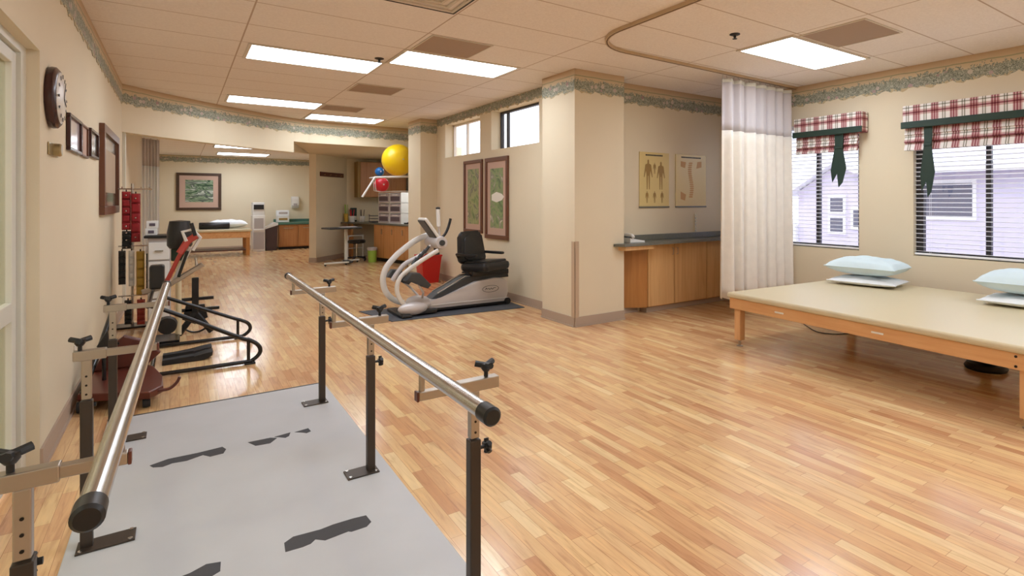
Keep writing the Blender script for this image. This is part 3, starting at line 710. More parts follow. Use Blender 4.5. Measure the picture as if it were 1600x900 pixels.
def phone():
    t = thing('telephone', 'white and dark desk telephone on the left end of the grey-green worktop', 'telephone', (4.40, 4.99, .88), rz=math.radians(-10))
    b = MB(); b.prism([(-.1, 0), (.1, 0), (.1, .02), (-.1, .055)], 'y', -.09, .09, .005); b.build('base', M['plastic'], t, loc=(0, 0, 0))
    b = MB(); b.prism([(-.02, .042), (.09, .024), (.09, .028), (-.02, .047)], 'y', -.06, .08); b.build('keypad', M['charc'], t, loc=(0, 0, 0))
    b = MB(); b.tube(crom([(-.07, -.11, .062), (-.07, -.07, .085), (-.07, .07, .085), (-.07, .11, .062)]), .02, 12, rs=None); b.build('handset', M['plastic'], t, loc=(0, 0, 0))
    b = MB(); b.box((-.09, -.095, .05), (-.045, -.03, .066), .006); b.box((-.09, .03, .05), (-.045, .095, .066), .006); b.build('cradle', M['charc'], t, loc=(0, 0, 0))
phone()
def figure(b, x, z, h, y):
    """small anatomical figure drawn as a raised print"""
    w_ = h * .13
    b.prism([(x - w_ * .5, z), (x - w_ * .25, z), (x - w_ * .1, z + h * .45), (x + w_ * .1, z + h * .45), (x + w_ * .25, z), (x + w_ * .5, z),
             (x + w_ * .6, z + h * .5), (x + w_ * .8, z + h * .62), (x + w_ * 1.3, z + h * .40), (x + w_ * 1.5, z + h * .42), (x + w_ * 1.0, z + h * .82), (x + w_ * .3, z + h * .86),
             (x + w_ * .28, z + h * .96), (x, z + h), (x - w_ * .28, z + h * .96), (x - w_ * .3, z + h * .86), (x - w_ * 1.0, z + h * .82),
             (x - w_ * 1.5, z + h * .42), (x - w_ * 1.3, z + h * .40), (x - w_ * .8, z + h * .62), (x - w_ * .6, z + h * .5)], 'y', y - .001, y)
def charts():
    for (x0, x1, kind, lb) in ((4.655, 5.165, 0, 'laminated anatomy chart with two standing muscle figures, left one above the worktop'),
                               (5.29, 5.87, 1, 'laminated spine anatomy chart, right one above the worktop beside the curtain')):
        t = thing('anatomy_chart', lb, 'wall chart', ((x0 + x1) / 2, 5.17, 1.29)); z0, z1 = 1.295, 1.985
        T(t).box((x0, 5.168, z0), (x1, 5.177, z1), .001).build('sheet', M['chart'], t)
        T(t).box((x0 - .005, 5.162, z0 - .012), (x1 + .005, 5.178, z0 + .008), .003).build('bottom_rail', M['counter'], t)
        b = T(t); y = 5.168; xm = (x0 + x1) / 2
        # dark heading line made of short strokes
        x = x0 + .10
        rng = random.Random(kind)
        while x < x1 - .12:
            l = .012 + rng.random() * .016; b.box((x, y - .001, z1 - .045), (x + l, y, z1 - .028)); x += l + .004
        b.build('heading', M['ink'], t)
        b = T(t)
        if kind == 0:
            figure(b, xm - .11, z0 + .22, .38, y); figure(b, xm + .11, z0 + .22, .36, y)
            for k in range(3): figure(b, xm - .13 + .13 * k, z0 + .05, .15, y)
            figure(b, xm, z0 + .42, .14, y)
        else:
            for k in range(17):
                zz = z0 + .12 + k * .028; dx = .02 * math.sin(k * .38)
                b.prism([(xm - .03 + dx, zz), (xm + .02 + dx, zz), (xm + .03 + dx, zz + .012), (xm + .02 + dx, zz + .022), (xm - .03 + dx, zz + .022), (xm - .05 + dx, zz + .008)], 'y', y - .001, y)
            b.prism([(xm - .2, z0 + .1), (xm - .12, z0 + .08), (xm - .1, z0 + .16), (xm - .2, z0 + .2)], 'y', y - .001, y)
            b.prism([(xm - .2, z1 - .16), (xm - .12, z1 - .18), (xm - .1, z1 - .1), (xm - .2, z1 - .09)], 'y', y - .001, y)
            b.prism([(xm + .1, z1 - .18), (xm + .2, z1 - .16), (xm + .2, z1 - .08), (xm + .12, z1 - .09)], 'y', y - .001, y)
        b.build('figures', M['charttan'] if kind else M['chartink'], t)
charts()
t = thing('bead_strip', 'short vertical row of small white beads on the wall above the worktop', 'wall ornament', (5.66, 5.17, .96))
for k in range(6): T(t).ball((5.66, 5.16, .97 + .042 * k), .011, n=12).build('bead', M['plastic'], t)
T(t).box((5.655, 5.168, .955), (5.665, 5.178, 1.2)).build('cord', M['paper'], t)

# ---------------------------------------------------------------- tall pictures by the clerestory
def wall_picture(label, y0, y1, z0, z1, x, out, fw, fm, mm, am, mw, depth=.03, cat='framed picture', name='framed_picture', group=None, arty=None):
    """picture on a wall whose normal is along x; out = +1/-1"""
    t = thing(name, label, cat, (x, (y0 + y1) / 2, z0), group); xa, xb = x, x + out * depth
    lo, hi = min(xa, xb), max(xa, xb)
    b = T(t)
    for a, c in (((y0, z0), (y1, z0 + fw)), ((y0, z1 - fw), (y1, z1)), ((y0, z0 + fw), (y0 + fw, z1 - fw)), ((y1 - fw, z0 + fw), (y1, z1 - fw))):
        b.box((lo, a[0], a[1]), (hi, c[0], c[1]), .004)
    b.build('frame', fm, t)
    xm = x + out * depth * .35; xt = x + out * depth * .45
    T(t).box((min(x, xm), y0 + fw, z0 + fw), (max(x, xm), y1 - fw, z1 - fw)).build('mount', mm, t)
    if am: T(t).box((min(xm, xt), y0 + fw + mw, z0 + fw + mw), (max(xm, xt), y1 - fw - mw, z1 - fw - mw)).build('print', am, t)
    return t
garden = art_mat('garden_print', [(66, 84, 52), (120, 140, 84), (158, 160, 112), (98, 100, 84), (190, 186, 150)], 5, 1.5)
garden2 = art_mat('garden_print_pale', [(70, 78, 62), (110, 136, 90), (140, 156, 104), (130, 128, 110), (214, 208, 184)], 5, 2)
wall_picture('tall narrow garden picture in a brown frame, left one under the high windows', 7.62, 8.28, .88, 2.0, 3.718, -1, .05, M['brownframe'], M['matpink'], garden, .085)
t = wall_picture('tall garden picture with a pale leaf shape, right one under the high windows', 6.81, 7.52, .82, 2.0, 3.718, -1, .06, M['brownframe'], M['matpink'], garden2, .10)
b = T(t); b.prism([(7.31, 1.46), (7.16, 1.50), (7.0, 1.47), (6.93, 1.43), (7.0, 1.38), (7.16, 1.35), (7.31, 1.38)], 'x', 3.701, 3.7035); b.build('leaf_shape', M['paper'], t)

# ---------------------------------------------------------------- recumbent stepper on its mat
t = thing('floor_mat', 'charcoal rubber mat under the recumbent stepper', 'mat', (2.8, 6.7, 0))
T(t).prism([(1.955, 6.335), (3.60, 6.185), (3.66, 7.0), (1.80, 7.14)], 'z', .0, .009, .003).build('sheet', M['floormat'], t)
def stepper():
    t = thing('recumbent_stepper', 'silver and black recumbent stepper with a swivelled black seat', 'exercise machine', (2.9, 6.65, .009))
    # shell
    sh = T(t); sh.prism([(2.43, .06), (3.50, .05), (3.54, .18), (3.53, .31), (3.46, .36), (3.34, .375), (3.07, .345), (2.81, .25), (2.6, .17), (2.46, .17)], 'y', 6.50, 6.80, .018)
    sh = sh.build('shell', M['silver'], t, smooth=True)
    b = MB(t.location); b.prism([(2.44, .035), (3.52, .025), (3.53, .06), (2.43, .07)], 'y', 6.51, 6.79, .004); b.build('bottom_skirt', M['black'], sh, loc=(0, 0, 0))
    b = MB(t.location)
    lp = [(3.275 + .115 * math.cos(a), 6.497, .235 + .042 * math.sin(a)) for a in [2 * PI * k / 28 for k in range(28)]]
    b.tube(lp, .0025, 6, closed=True)
    b.tube(crom([(3.20, 6.497, .225), (3.215, 6.497, .25), (3.225, 6.497, .232), (3.25, 6.497, .243), (3.262, 6.497, .225), (3.285, 6.497, .245), (3.30, 6.497, .226), (3.325, 6.497, .245), (3.35, 6.497, .240)], 4), .003, 6)
    b.build('oval_logo', M['charc'], sh, loc=(0, 0, 0))
    b = MB(t.location); b.tube([(2.46, 6.498, .105), (3.53, 6.498, .10)], .004, 6); b.build('trim_line', M['silverarm'], sh, loc=(0, 0, 0))
    b = T(t); b.prism([(2.50, .17), (2.56, .22), (2.76, .31), (2.95, .405), (3.15, .425), (3.56, .42), (3.57, .36), (3.34, .36), (3.07, .33), (2.81, .235), (2.6, .15)], 'y', 6.55, 6.75, .012)
    rl = b.build('seat_rail', M['charc'], t)
    b = MB(t.location)
    for y in (6.56, 6.74): b.tube([(2.58, y, .235), (2.95, y, .415), (3.5, y, .43)], .008, 8)
    b.build('rail_rod', M['chrome'], rl, loc=(0, 0, 0))
    # front foot and hub
    b = T(t)
    b.ball((2.24, 6.46, .10), .09, (2.0, .75, .85), 24); b.ball((2.38, 6.66, .12), .10, (1.5, 2.2, .9), 24)
    b.build('front_housing', M['silver'], t)
    b = T(t); b.box((2.08, 6.36, .0 + .012), (2.2, 6.94, .05), .012); b.box((2.28, 6.44, .02), (2.54, 6.86, .07), .012); b.build('front_foot', M['black'], t)
    for y in (6.5, 6.8): T(t).lathe([(.0, y - .02), (.04, y - .02), (.045, y), (.04, y + .02), (0, y + .02)], (3.52, 0, .055), 'y', 20).build('rear_wheel', M['black'], t)
    # curved arms, near and far
    near = [(2.25, .11), (2.15, .15), (2.075, .26), (2.06, .38), (2.11, .49), (2.25, .595), (2.4, .685), (2.56, .77)]
    far = [(2.25, .11), (2.12, .17), (2.03, .28), (2.0, .42), (2.04, .56), (2.14, .68), (2.25, .775), (2.42, .885), (2.58, .945)]
    T(t).bar(crom([(x, 6.48, z) for x, z in near], 5), .035, .048).build('lever_arm', M['silverarm'], t)
    T(t).bar(crom([(x, 6.83, z) for x, z in far], 5), .035, .068).build('lever_arm', M['silverarm'], t)
    T(t).bar(crom([(2.06, 6.66, .42), (2.2, 6.66, .60), (2.4, 6.66, .70), (2.56, 6.66, .83)], 5), .04, .05).build('centre_arm', M['silver'], t)
    b = T(t); b.lathe([(.0, 6.46), (.07, 6.46), (.08, 6.5), (.08, 6.84), (.07, 6.87), (0, 6.87)], (2.60, 0, .86), 'y', 24); b.build('pivot_housing', M['silver'], t)
    b = T(t); b.tube([(2.60, 6.66, .80), (2.62, 6.66, .70)], .03, 12); b.lathe([(0, 6.44), (.035, 6.44), (.035, 6.46)], (2.6, 0, .86), 'y', 18); b.build('pivot_cap', M['charc'], t)
    R = Matrix.Rotation(math.radians(54), 3, 'Y')
    c = T(t).obox((2.50, 6.62, 1.03), (.32, .26, .045), R, .02).build('console', M['silverarm'], t)
    b = MB(t.location); b.obox(Vector((2.50, 6.62, 1.03)) + R @ Vector((0, 0, -.022)), (.29, .235, .02), R, .01); b.build('console_back', M['charc'], c, loc=(0, 0, 0))
    b = T(t); b.tube([(2.60, 6.52, .88), (2.59, 6.52, 1.0), (2.575, 6.50, 1.08)], .014, 12); hn = b.build('handle', M['silver'], t)
    b = MB(t.location); b.tube([(2.575, 6.50, 1.06), (2.565, 6.5, 1.28)], .024, 16); b.build('grip', M['silverarm'], hn, loc=(0, 0, 0))
    b = MB(t.location); b.lathe([(.026, 1.27), (.028, 1.285), (.02, 1.295), (0, 1.298)], (2.565, 6.5, 0), 'z', 16); b.build('grip_cap', M['black'], hn, loc=(0, 0, 0))
    b = T(t); b.tube(crom([(2.64, 6.84, .86), (2.72, 6.85, .885), (2.79, 6.85, .93), (2.84, 6.85, 1.02), (2.875, 6.85, 1.14)], 6), .017, 12); b.build('handle', M['black'], t)
    # pedals and cranks
    for y, dx in ((6.44, 0), (6.88, -.08)):
        b = T(t); b.prism([(2.13 + dx, .44), (2.20 + dx, .53), (2.30 + dx, .52), (2.44 + dx, .37), (2.40 + dx, .33), (2.32 + dx, .36), (2.24 + dx, .42)], 'y', y - .06, y + .06, .012)
        p = b.build('pedal', M['charc'], t)
        b = MB(t.location); b.tube([(2.28 + dx, y, .42), (2.36, y, .28), (2.40, 6.6, .17)], .014, 10); b.build('crank', M['silver'], p, loc=(0, 0, 0))
    b = T(t)
    for k in range(4): b.tube([(2.28 + .05 * k, 6.60, .60 + .045 * k), (2.34 + .05 * k, 6.60, .68 + .045 * k)], .018, 10)
    b.build('resistance_springs', M['charc'], t)
    # swivelled seat
    sx, sy = 3.22, 6.62; th = math.atan2(-.93, .36)
    f = Vector((math.cos(th), math.sin(th), 0)); s_ = Vector((-math.sin(th), math.cos(th), 0)); Rz = Matrix.Rotation(th, 3, 'Z')
    b = T(t); b.obox((sx + .06, sy, .445), (.52, .26, .07), Matrix.Identity(3), .015); b.tube([(sx, sy, .42), (sx, sy, .50)], .05, 16); b.build('seat_mount', M['black'], t)
    b = T(t); b.obox(Vector((sx, sy, .525)) + f * .05, (.46, .48, .12), Rz @ Matrix.Rotation(math.radians(-4), 3, 'Y'), .05); b.build('seat', M['vinylblk'], t)
    b = T(t); b.obox(Vector((sx, sy, .585)) + f * .05, (.38, .40, .04), Rz @ Matrix.Rotation(math.radians(-4), 3, 'Y'), .018); b.build('seat_pad', M['vinylblk'], t)
    bk = Vector((sx, sy, .77)) - f * .21; Rb = Rz @ Matrix.Rotation(math.radians(-8), 3, 'Y')
    def panel(wb, wt, h_, th_, c, bev):
        b = MB(); R0 = .07; P = []
        for (cx, cy, a0) in ((wt / 2 - R0, h_ / 2 - R0, 0), (-wt / 2 + R0, h_ / 2 - R0, 90), (-wb / 2 + R0, -h_ / 2 + R0, 180), (wb / 2 - R0, -h_ / 2 + R0, 270)):
            for k in range(6): a = math.radians(a0 + 18 * k); P.append((cx + R0 * math.cos(a), cy + R0 * math.sin(a)))
        b.prism(P, 'x', -th_ / 2, th_ / 2, bev)
        bmesh.ops.transform(b.bm, matrix=Matrix.Translation(Vector(c) - t.location) @ Rb.to_4x4(), verts=b.bm.verts)
        b.sm = True; return b
    bk = bk + Vector((0, 0, -.01))
    br_ = panel(.48, .38, .42, .085, bk, .03).build('backrest', M['vinylblk'], t, loc=(0, 0, 0))
    panel(.38, .30, .32, .04, bk + f * .04, .015).build('back_cushion', M['vinylblk'], br_, loc=(0, 0, 0))
    for sg in (1, -1):
        a0 = bk + s_ * .25 * sg + Vector((0, 0, -.08)); b = T(t)
        b.obox(a0 + f * .17, (.36, .055, .035), Rz, .015); b.tube([a0 + f * .0, a0 + f * .0 - s_ * .06 * sg + Vector((0, 0, -.10))], .02, 10)
        b.build('armrest', M['black'], t)
    b = T(t); b.tube([(3.02, 6.55, .42), (2.95, 6.50, .47), (2.88, 6.5, .475)], .012, 10); b.build('seat_lever', M['black'], t)
stepper()
t = thing('waste_bin', 'red square bin on the floor behind the recumbent stepper', 'bin', (3.42, 9.1, 0))
b = T(t); b.bm.free(); b.bm = bmesh.new()
def tapered(t, c, w0, w1, z0, z1, name, m, parent=None):
    b = MB(t.location); x, y = c; v = []
    for w_, z in ((w0, z0), (w1, z1)):
        v += [(x - w_, y - w_, z), (x + w_, y - w_, z), (x + w_, y + w_, z), (x - w_, y + w_, z)]
    i = w1 - .012; v += [(x - i, y - i, z1), (x + i, y - i, z1), (x + i, y + i, z1), (x - i, y + i, z1)]
    k = w0 - .012; v += [(x - k, y - k, z0 + .01), (x + k, y - k, z0 + .01), (x + k, y + k, z0 + .01), (x - k, y + k, z0 + .01)]
    F = [(3, 2, 1, 0)] + [(j, (j + 1) % 4, 4 + (j + 1) % 4, 4 + j) for j in range(4)] + [(4 + j, 4 + (j + 1) % 4, 8 + (j + 1) % 4, 8 + j) for j in range(4)] + [(8 + j, 8 + (j + 1) % 4, 12 + (j + 1) % 4, 12 + j) for j in range(4)] + [(12, 13, 14, 15)]
    b._add(v, F)
    return b.build(name, m, parent or t, loc=(0, 0, 0))
tapered(t, (3.42, 9.1), .13, .17, 0, .45, 'body', M['redbin'])
b = T(t)
for a, c in (((3.24, 8.92), (3.60, 8.94)), ((3.24, 9.26), (3.60, 9.28)), ((3.24, 8.94), (3.26, 9.26)), ((3.58, 8.94), (3.60, 9.26))): b.box((a[0], a[1], .44), (c[0], c[1], .465), .004)
b.build('rim', M['redbin'], t)

# ---------------------------------------------------------------- left wall: clock, pictures, thermostat
t = thing('wall_clock', 'round wall clock with a dark mahogany rim on the left wall', 'clock', (-.58, 4.14, 1.935))
T(t).lathe([(.162, -.579), (.168, -.565), (.166, -.548), (.150, -.535), (.138, -.533)], (0, 4.14, 1.935), 'x', 48).build('rim', M['mahog'], t)
T(t).lathe([(0, -.540), (.14, -.540), (.14, -.532), (.10, -.524), (0, -.520)], (0, 4.14, 1.935), 'x', 40).build('face', M['face'], t)
for k in range(12):
    a = 2 * PI * k / 12; c = Vector((-.5245, 4.14 + .118 * math.sin(a), 1.935 + .118 * math.cos(a)))
    T(t).obox(c, (.002, .008 if k % 3 else .012, .022), Matrix.Rotation(-a, 3, 'X')).build('hour_mark', M['ink'], t)
for a, l, wd in ((math.radians(118), .075, .009), (math.radians(30), .105, .006)):
    c = Vector((-.519, 4.14 + l / 2 * math.sin(a), 1.935 + l / 2 * math.cos(a)))
    T(t).obox(c, (.002, wd, l), Matrix.Rotation(-a, 3, 'X')).build('hand', M['ink'], t)
t = thing('thermostat', 'small brass-coloured thermostat on the left wall under the clock', 'thermostat', (-.58, 4.22, 1.65))
T(t).box((-.579, 4.08, 1.62), (-.572, 4.36, 1.69), .003).build('wall_plate', M['brass'], t)
T(t).lathe([(.036, -.572), (.036, -.545), (.03, -.538), (0, -.538)], (0, 4.22, 1.655), 'x', 24).build('dial', M['brass'], t)
wall_picture('small dark-framed certificate nearest the clock on the left wall', 4.68, 5.2, 1.69, 1.925, -.579, 1, .022, M['mahog'], M['frameglass'], None, 0, .022)
wall_picture('small lighter certificate just behind the first one on the left wall', 5.25, 5.58, 1.69, 1.925, -.579, 1, .016, M['brownframe'], M['matpink'], None, 0, .018)
wall_picture('small glossy dark-framed certificate next to the large picture on the left wall', 5.70, 6.2, 1.717, 1.94, -.579, 1, .022, M['mahog'], M['mirror'], None, 0, .022)
wall_picture('large brown-framed glazed picture on the left wall', 6.42, 7.9, 1.245, 2.06, -.579, 1, .075, M['brownframe'], M['mirror'], M['matgrey'], .13, .04)
t = thing('wall_outlet', 'small wall outlet low on the left wall near the floor base', 'outlet', (-.58, 5.0, .33))
T(t).box((-.579, 5.0, .29), (-.574, 5.08, .40), .002).build('cover_plate', M['paper'], t)
for z in (.32, .36): T(t).box((-.575, 5.025, z), (-.5725, 5.055, z + .022), .001).build('socket', M['lframe'], t)
st(MB().box((-.579, 8.86, 0), (-.55, 8.98, 2.22)).build('trim_10', M['white']))

# ---------------------------------------------------------------- exercise corner at the left
def seated_machine():
    t = thing('seated_exerciser', 'black tube-framed exercise machine with red and silver lever arms beside the parallel bars', 'exercise machine', (.1, 6.0, 0))
    for y, pts in ((5.4, [(-.20, .022), (.42, .022), (.50, .03), (.555, .085), (.54, .15), (.47, .205), (.40, .235), (-.08, .51), (-.22, .57)]),
                   (6.45, [(-.20, .022), (.44, .022), (.52, .028), (.575, .08), (.56, .14), (.50, .18), (.42, .215), (.15, .345), (-.15, .49)])):
        T(t).tube(crom([(x, y, z) for x, z in pts], 6), .0165, 12).build('side_frame', M['blackpaint'], t)
        T(t).tube([(.47, y, .03), (.47, y, .20)], .013, 10).build('upright_strut', M['blackpaint'], t)
        T(t).box((.44, y - .03, .0), (.52, y + .03, .014), .004).build('foot_pad', M['rubber'], t)
    for x, z in ((-.18, .04), (-.2, .56)): T(t).tube([(x, 5.38, z), (x, 6.47, z)], .016, 10).build('cross_tube', M['blackpaint'], t)
    # centre stand
    T(t).box((.10, 6.92, .14), (.16, 6.98, .58), .006).build('stand_post', M['blackpaint'], t)
    for z, a, c in ((.36, .0, .29), (.25, .0, .34)): T(t).box((a, 6.93, z - .016), (c, 6.97, z + .016), .005).build('stand_crossbar', M['blackpaint'], t)
    for x in (-.01, .27): T(t).bar([(.13, 6.95, .22), (x, 6.93, .012)], .06, .055).build('stand_leg', M['blackpaint'], t)
    T(t).prism([(.05, .30), (.21, .30), (.24, .16), (.13, .10), (.02, .16)], 'y', 6.93, 6.97, .006).build('stand_gusset', M['blackpaint'], t)
    T(t).tube(crom([(.04, 6.95, .06), (.10, 6.95, .01 + .012), (.17, 6.95, .022), (.24, 6.95, .06)], 5), .010, 8).build('stand_brace', M['blackpaint'], t)
    # handle bar and levers
    T(t).bar([(-.28, 6.4, .54), (-.09, 6.4, .585), (.18, 6.4, .765)], .05, .045).build('steel_rail', M['steel'], t)
    T(t).tube([(.13, 6.4, .72), (.125, 6.4, .83)], .012, 10).build('rail_knob', M['chrome'], t)
    for dx, m_, n_ in ((0, 'redpaint', 'lever_arm'), (.055, 'silverarm', 'lever_arm')):
        T(t).bar([(-.10 + dx, 6.4 + dx, .62), (-.01 + dx, 6.4 + dx, .84), (.03 + dx, 6.4 + dx, .93)], .03, .035).build(n_, M[m_], t)
    T(t).bar([(-.06 + .05, 6.38, .66), (.06, 6.38, .90)], .02, .025).build('lever_link', M['blackpaint'], t)
    T(t).bar([(.0, 6.4, .88), (.06, 6.42, .99), (.13, 6.42, 1.04)], .06, .06).build('lever_head', M['redpaint'], t)
    T(t).bar([(.05, 6.40, .99), (.02, 6.4, 1.08), (.10, 6.42, 1.10), (.16, 6.42, 1.02), (.10, 6.42, .90)], .035, .03).build('silver_grip', M['silverarm'], t)
    T(t).bar([(.12, 6.4, 1.04), (.09, 6.4, 1.16)], .035, .03).build('black_handle', M['black'], t)
    b = T(t); b.lathe([(0, .90), (.085, .90), (.105, .93), (.105, 1.06), (.085, 1.17), (.0, 1.18)], (-.0, 6.8, 0), 'z', 28); b.build('seat', M['vinylblk'], t)
    T(t).box((-.07, 6.74, .78), (.05, 6.86, .90), .008).build('seat_bracket', M['greenbox'], t)
    T(t).tube([(-.01, 6.8, .04), (-.01, 6.8, .78)], .025, 12).build('seat_post', M['khaki'], t)
    T(t).box((-.22, 6.15, .585), (-.11, 6.28, .80), .02).build('knee_pad', M['vinylblk'], t)
    T(t).box((-.2, 6.5, .02), (.0, 6.86, .05), .006).build('base_bar', M['blackpaint'], t)
    b = T(t); b.lathe([(0, -.05), (.07, -.05), (.075, .05), (0, .05)], (-.09, 6.1, .27), 'y', 20); b.build('flywheel', M['black'], t)
seated_machine()
for i, (dx, lb) in enumerate(((0, 'black rubber foot tray on the floor inside the tube frame, nearer one'), (.20, 'black rubber foot tray on the floor inside the tube frame, farther one'))):
    t = thing('foot_tray', lb, 'foot plate', (.05, 5.8 + dx, 0), 'black foot trays inside the tube frame')
    T(t).prism([(-.12, .0), (.17, .0), (.23, .03), (.235, .065), (.19, .06), (.10, .035), (-.12, .028)], 'y', 5.75 + dx, 5.9 + dx, .008).build('tray', M['rubber'], t)
    T(t).prism([(-.12, .028), (.10, .035), (.10, .05), (-.12, .043)], 'y', 5.75 + dx, 5.765 + dx, .003).build('side_lip', M['rubber'], t)
# maroon wheeled base
t = thing('wheeled_base', 'maroon machine base plate with black castors on the floor by the left wall', 'machine base', (-.35, 5.0, 0))
T(t).prism([(-.54, 4.80), (-.30, 4.66), (-.16, 4.58), (-.09, 4.70), (-.10, 4.95), (-.16, 5.3), (-.24, 5.45), (-.54, 5.75)], 'z', .07, .12, .012).build('plate', M['maroon'], t)
T(t).prism([(-.52, .12), (-.2, .12), (-.12, .2), (-.2, .30), (-.34, .36), (-.44, .28)], 'y', 5.35, 5.41, .01).build('upright_plate', M['maroon'], t)
T(t).bar(crom([(-.12, 4.66, .10), (-.06, 4.66, .10), (-.02, 4.66, .13), (.0, 4.66, .17)], 4), .03, .018).build('hook', M['maroon'], t)
for x, y in ((-.52, 4.78), (-.18, 4.66), (-.5, 5.6)):
    b = T(t); b.lathe([(0, -.02), (.034, -.02), (.038, 0), (.034, .02), (0, .02)], (x, y, .038), 'x', 18); b.build('castor', M['rubber'], t)
T(t).tube([(-.52, 4.80, .10), (-.47, 5.2, .3), (-.43, 5.6, .5)], .018, 10).build('black_strut', M['blackpaint'], t)
T(t).prism([(-.47, .36), (-.40, .34), (-.41, .47)], 'y', 5.05, 5.09, .006).build('black_wedge', M['black'], t)
T(t).tube([(-.43, 5.07, .12), (-.43, 5.07, .37)], .012, 10).build('wedge_post', M['blackpaint'], t)

# weight rack with hanging cuffs
t = thing('weight_rack', 'slim chrome rack holding hanging wrist and ankle weights at the left wall', 'rack', (-.42, 7.75, 0))
T(t).tube([(-.42, 7.75, .02), (-.42, 7.75, 1.56)], .014, 12).build('pole', M['chrome'], t)
T(t).box((-.56, 7.62, .0), (-.28, 7.88, .02), .006).build('base', M['blackpaint'], t)
for z in (1.50, .88, .34):
    T(t).tube([(-.54, 7.74, z), (-.25, 7.74, z)], .008, 10).build('hook_bar', M['chrome'], t)
    for x in (-.5, -.42, -.34, -.27): T(t).tube([(x, 7.74, z), (x, 7.62, z + .0), (x, 7.60, z + .02)], .004, 8).build('hook', M['chrome'], t)
def cuff(name, label, cat, x, z0, z1, wd, m, group, y=7.62, spots=True):
    t = thing(name, label, cat, (x, y, z1), group)
    b = T(t); k = 5; n = 0
    hh = (z1 - z0) / k
    b.box((x - wd / 2, y - .008, z0), (x + wd / 2, y + .008, z1), .004); b.build('strap', m, t)
    for i in range(k):
        b = T(t); b.box((x - wd / 2 + .004, y - .035, z0 + hh * i + .006), (x + wd / 2 - .004, y - .004, z0 + hh * (i + 1) - .006), .013); b.build('weight_pocket', m, t)
        if spots and i % 2 == 0:
            b = T(t); b.ball((x, y - .036, z0 + hh * (i + .5)), .009, n=12); b.build('rivet', M['chrome'], t)
    T(t).tube([(x, y, z1 - .01), (x, y, z1 + .02)], .006, 8).build('hanging_loop', M['black'], t)
G = 'ankle weights hanging on the rack'
cuff('ankle_weight', 'long red ankle weight hanging on the top left of the rack', 'ankle weight', -.465, 1.06, 1.47, .075, M['redcuff'], G)
cuff('ankle_weight', 'long red ankle weight hanging on the top right of the rack', 'ankle weight', -.385, .93, 1.45, .08, M['redcuff'], G, y=7.6)
cuff('ankle_weight', 'short black ankle weight hanging low beside the red ones', 'ankle weight', -.46, .86, 1.05, .08, M['vinylblk'], G, y=7.6)
cuff('ankle_weight', 'grey-white ankle weight in the second row of the rack', 'ankle weight', -.42, .46, .84, .05, M['plastic'], G, y=7.6, spots=False)
cuff('ankle_weight', 'yellow ankle weight hanging in the second row of the rack', 'ankle weight', -.345, .36, .83, .07, M['yelcuff'], G, y=7.6, spots=False)
cuff('ankle_weight', 'black ankle weight at the left of the second row', 'ankle weight', -.50, .48, .84, .06, M['vinylblk'], G, spots=False)
cuff('ankle_weight', 'black ankle weight at the right of the second row', 'ankle weight', -.27, .42, .80, .055, M['vinylblk'], G, spots=False)
cuff('ankle_weight', 'small orange-red ankle weight in the lowest row of the rack', 'ankle weight', -.34, .04, .31, .07, M['redpaint'], G, y=7.6, spots=False)
cuff('ankle_weight', 'small black ankle weight in the lowest row of the rack', 'ankle weight', -.45, .05, .31, .06, M['vinylblk'], G, spots=False)
# cart with supplies behind
t = thing('utility_cart', 'narrow cart with a black top and pale drawers behind the exercise machine', 'cart', (-.14, 7.4, 0))
T(t).box((-.30, 7.2, .985), (.02, 7.6, 1.01), .006).build('top', M['black'], t)
T(t).box((-.27, 7.22, .12), (-.08, 7.58, .985), .006).build('cabinet', M['dispgrey'], t)
for k in range(4):
    T(t).box((-.262, 7.21, .16 + .2 * k), (-.088, 7.222, .34 + .2 * k), .004).build('drawer', M['plastic'], t)
    T(t).box((-.21, 7.195, .245 + .2 * k), (-.14, 7.21, .26 + .2 * k), .003).build('drawer_pull', M['chrome'], t)
for x in (-.25, -.1):
    for y in (7.25, 7.55): T(t).lathe([(0, -.012), (.03, -.012), (.03, .012), (0, .012)], (x, y, .031), 'x', 16).build('castor', M['black'], t)
T(t).box((-.27, 7.22, .06), (-.08, 7.58, .12), .004).build('chassis', M['black'], t)
for i, (x, z0, z1, lb) in enumerate(((-.25, 1.011, 1.085, 'white lower supply carton on the cart by the weight rack'), (-.24, 1.086, 1.16, 'white upper supply carton on the cart by the weight rack'))):
    t = thing('supply_carton', lb, 'box', (x, 7.4, z0), 'white cartons on the cart')
    T(t).box((x - .045, 7.33, z0), (x + .055, 7.47, z1), .004).build('carton', M['plastic'], t)
    T(t).box((x - .02, 7.325, z0 + .02), (x + .03, 7.331, z0 + .05), .001).build('print_panel', M['drawdark'], t)

# ---------------------------------------------------------------- office alcove
def cabrun():
    rz = math.atan2(-.33, 1.3)
    t = thing('base_cabinet', 'wooden base cabinet with drawers on top in the office alcove', 'cabinet', (3.66, 12.95, 0), rz=-math.atan2(.31, 1.25))
    # local: front face along -y axis ... built as x = depth, y = along
    return t
ang = math.atan2(-.31, -1.25)      # direction of the cabinet front, from far to near
t = thing('base_cabinet', 'wooden base cabinet in the office alcove under the clear drawer tower', 'cabinet', (3.64, 13.0, 0))
F0 = Vector((3.62, 13.05)); F1 = Vector((4.03, 11.45)); d = (F1 - F0).normalized(); nn = Vector((-d.y, d.x)) # nn points to +x side
def quad(a, b_, dep0, dep1): return [tuple(F0 + d * a + nn * dep0), tuple(F0 + d * b_ + nn * dep0), tuple(F0 + d * b_ + nn * dep1), tuple(F0 + d * a + nn * dep1)]
Ln = (F1 - F0).length
T(t).prism(quad(0, Ln, .02, .6), 'z', .08, .83).build('body', M['olive'], t)
T(t).prism(quad(0.02, Ln - .02, .06, .58), 'z', .002, .08).build('plinth', M['hinge'], t)
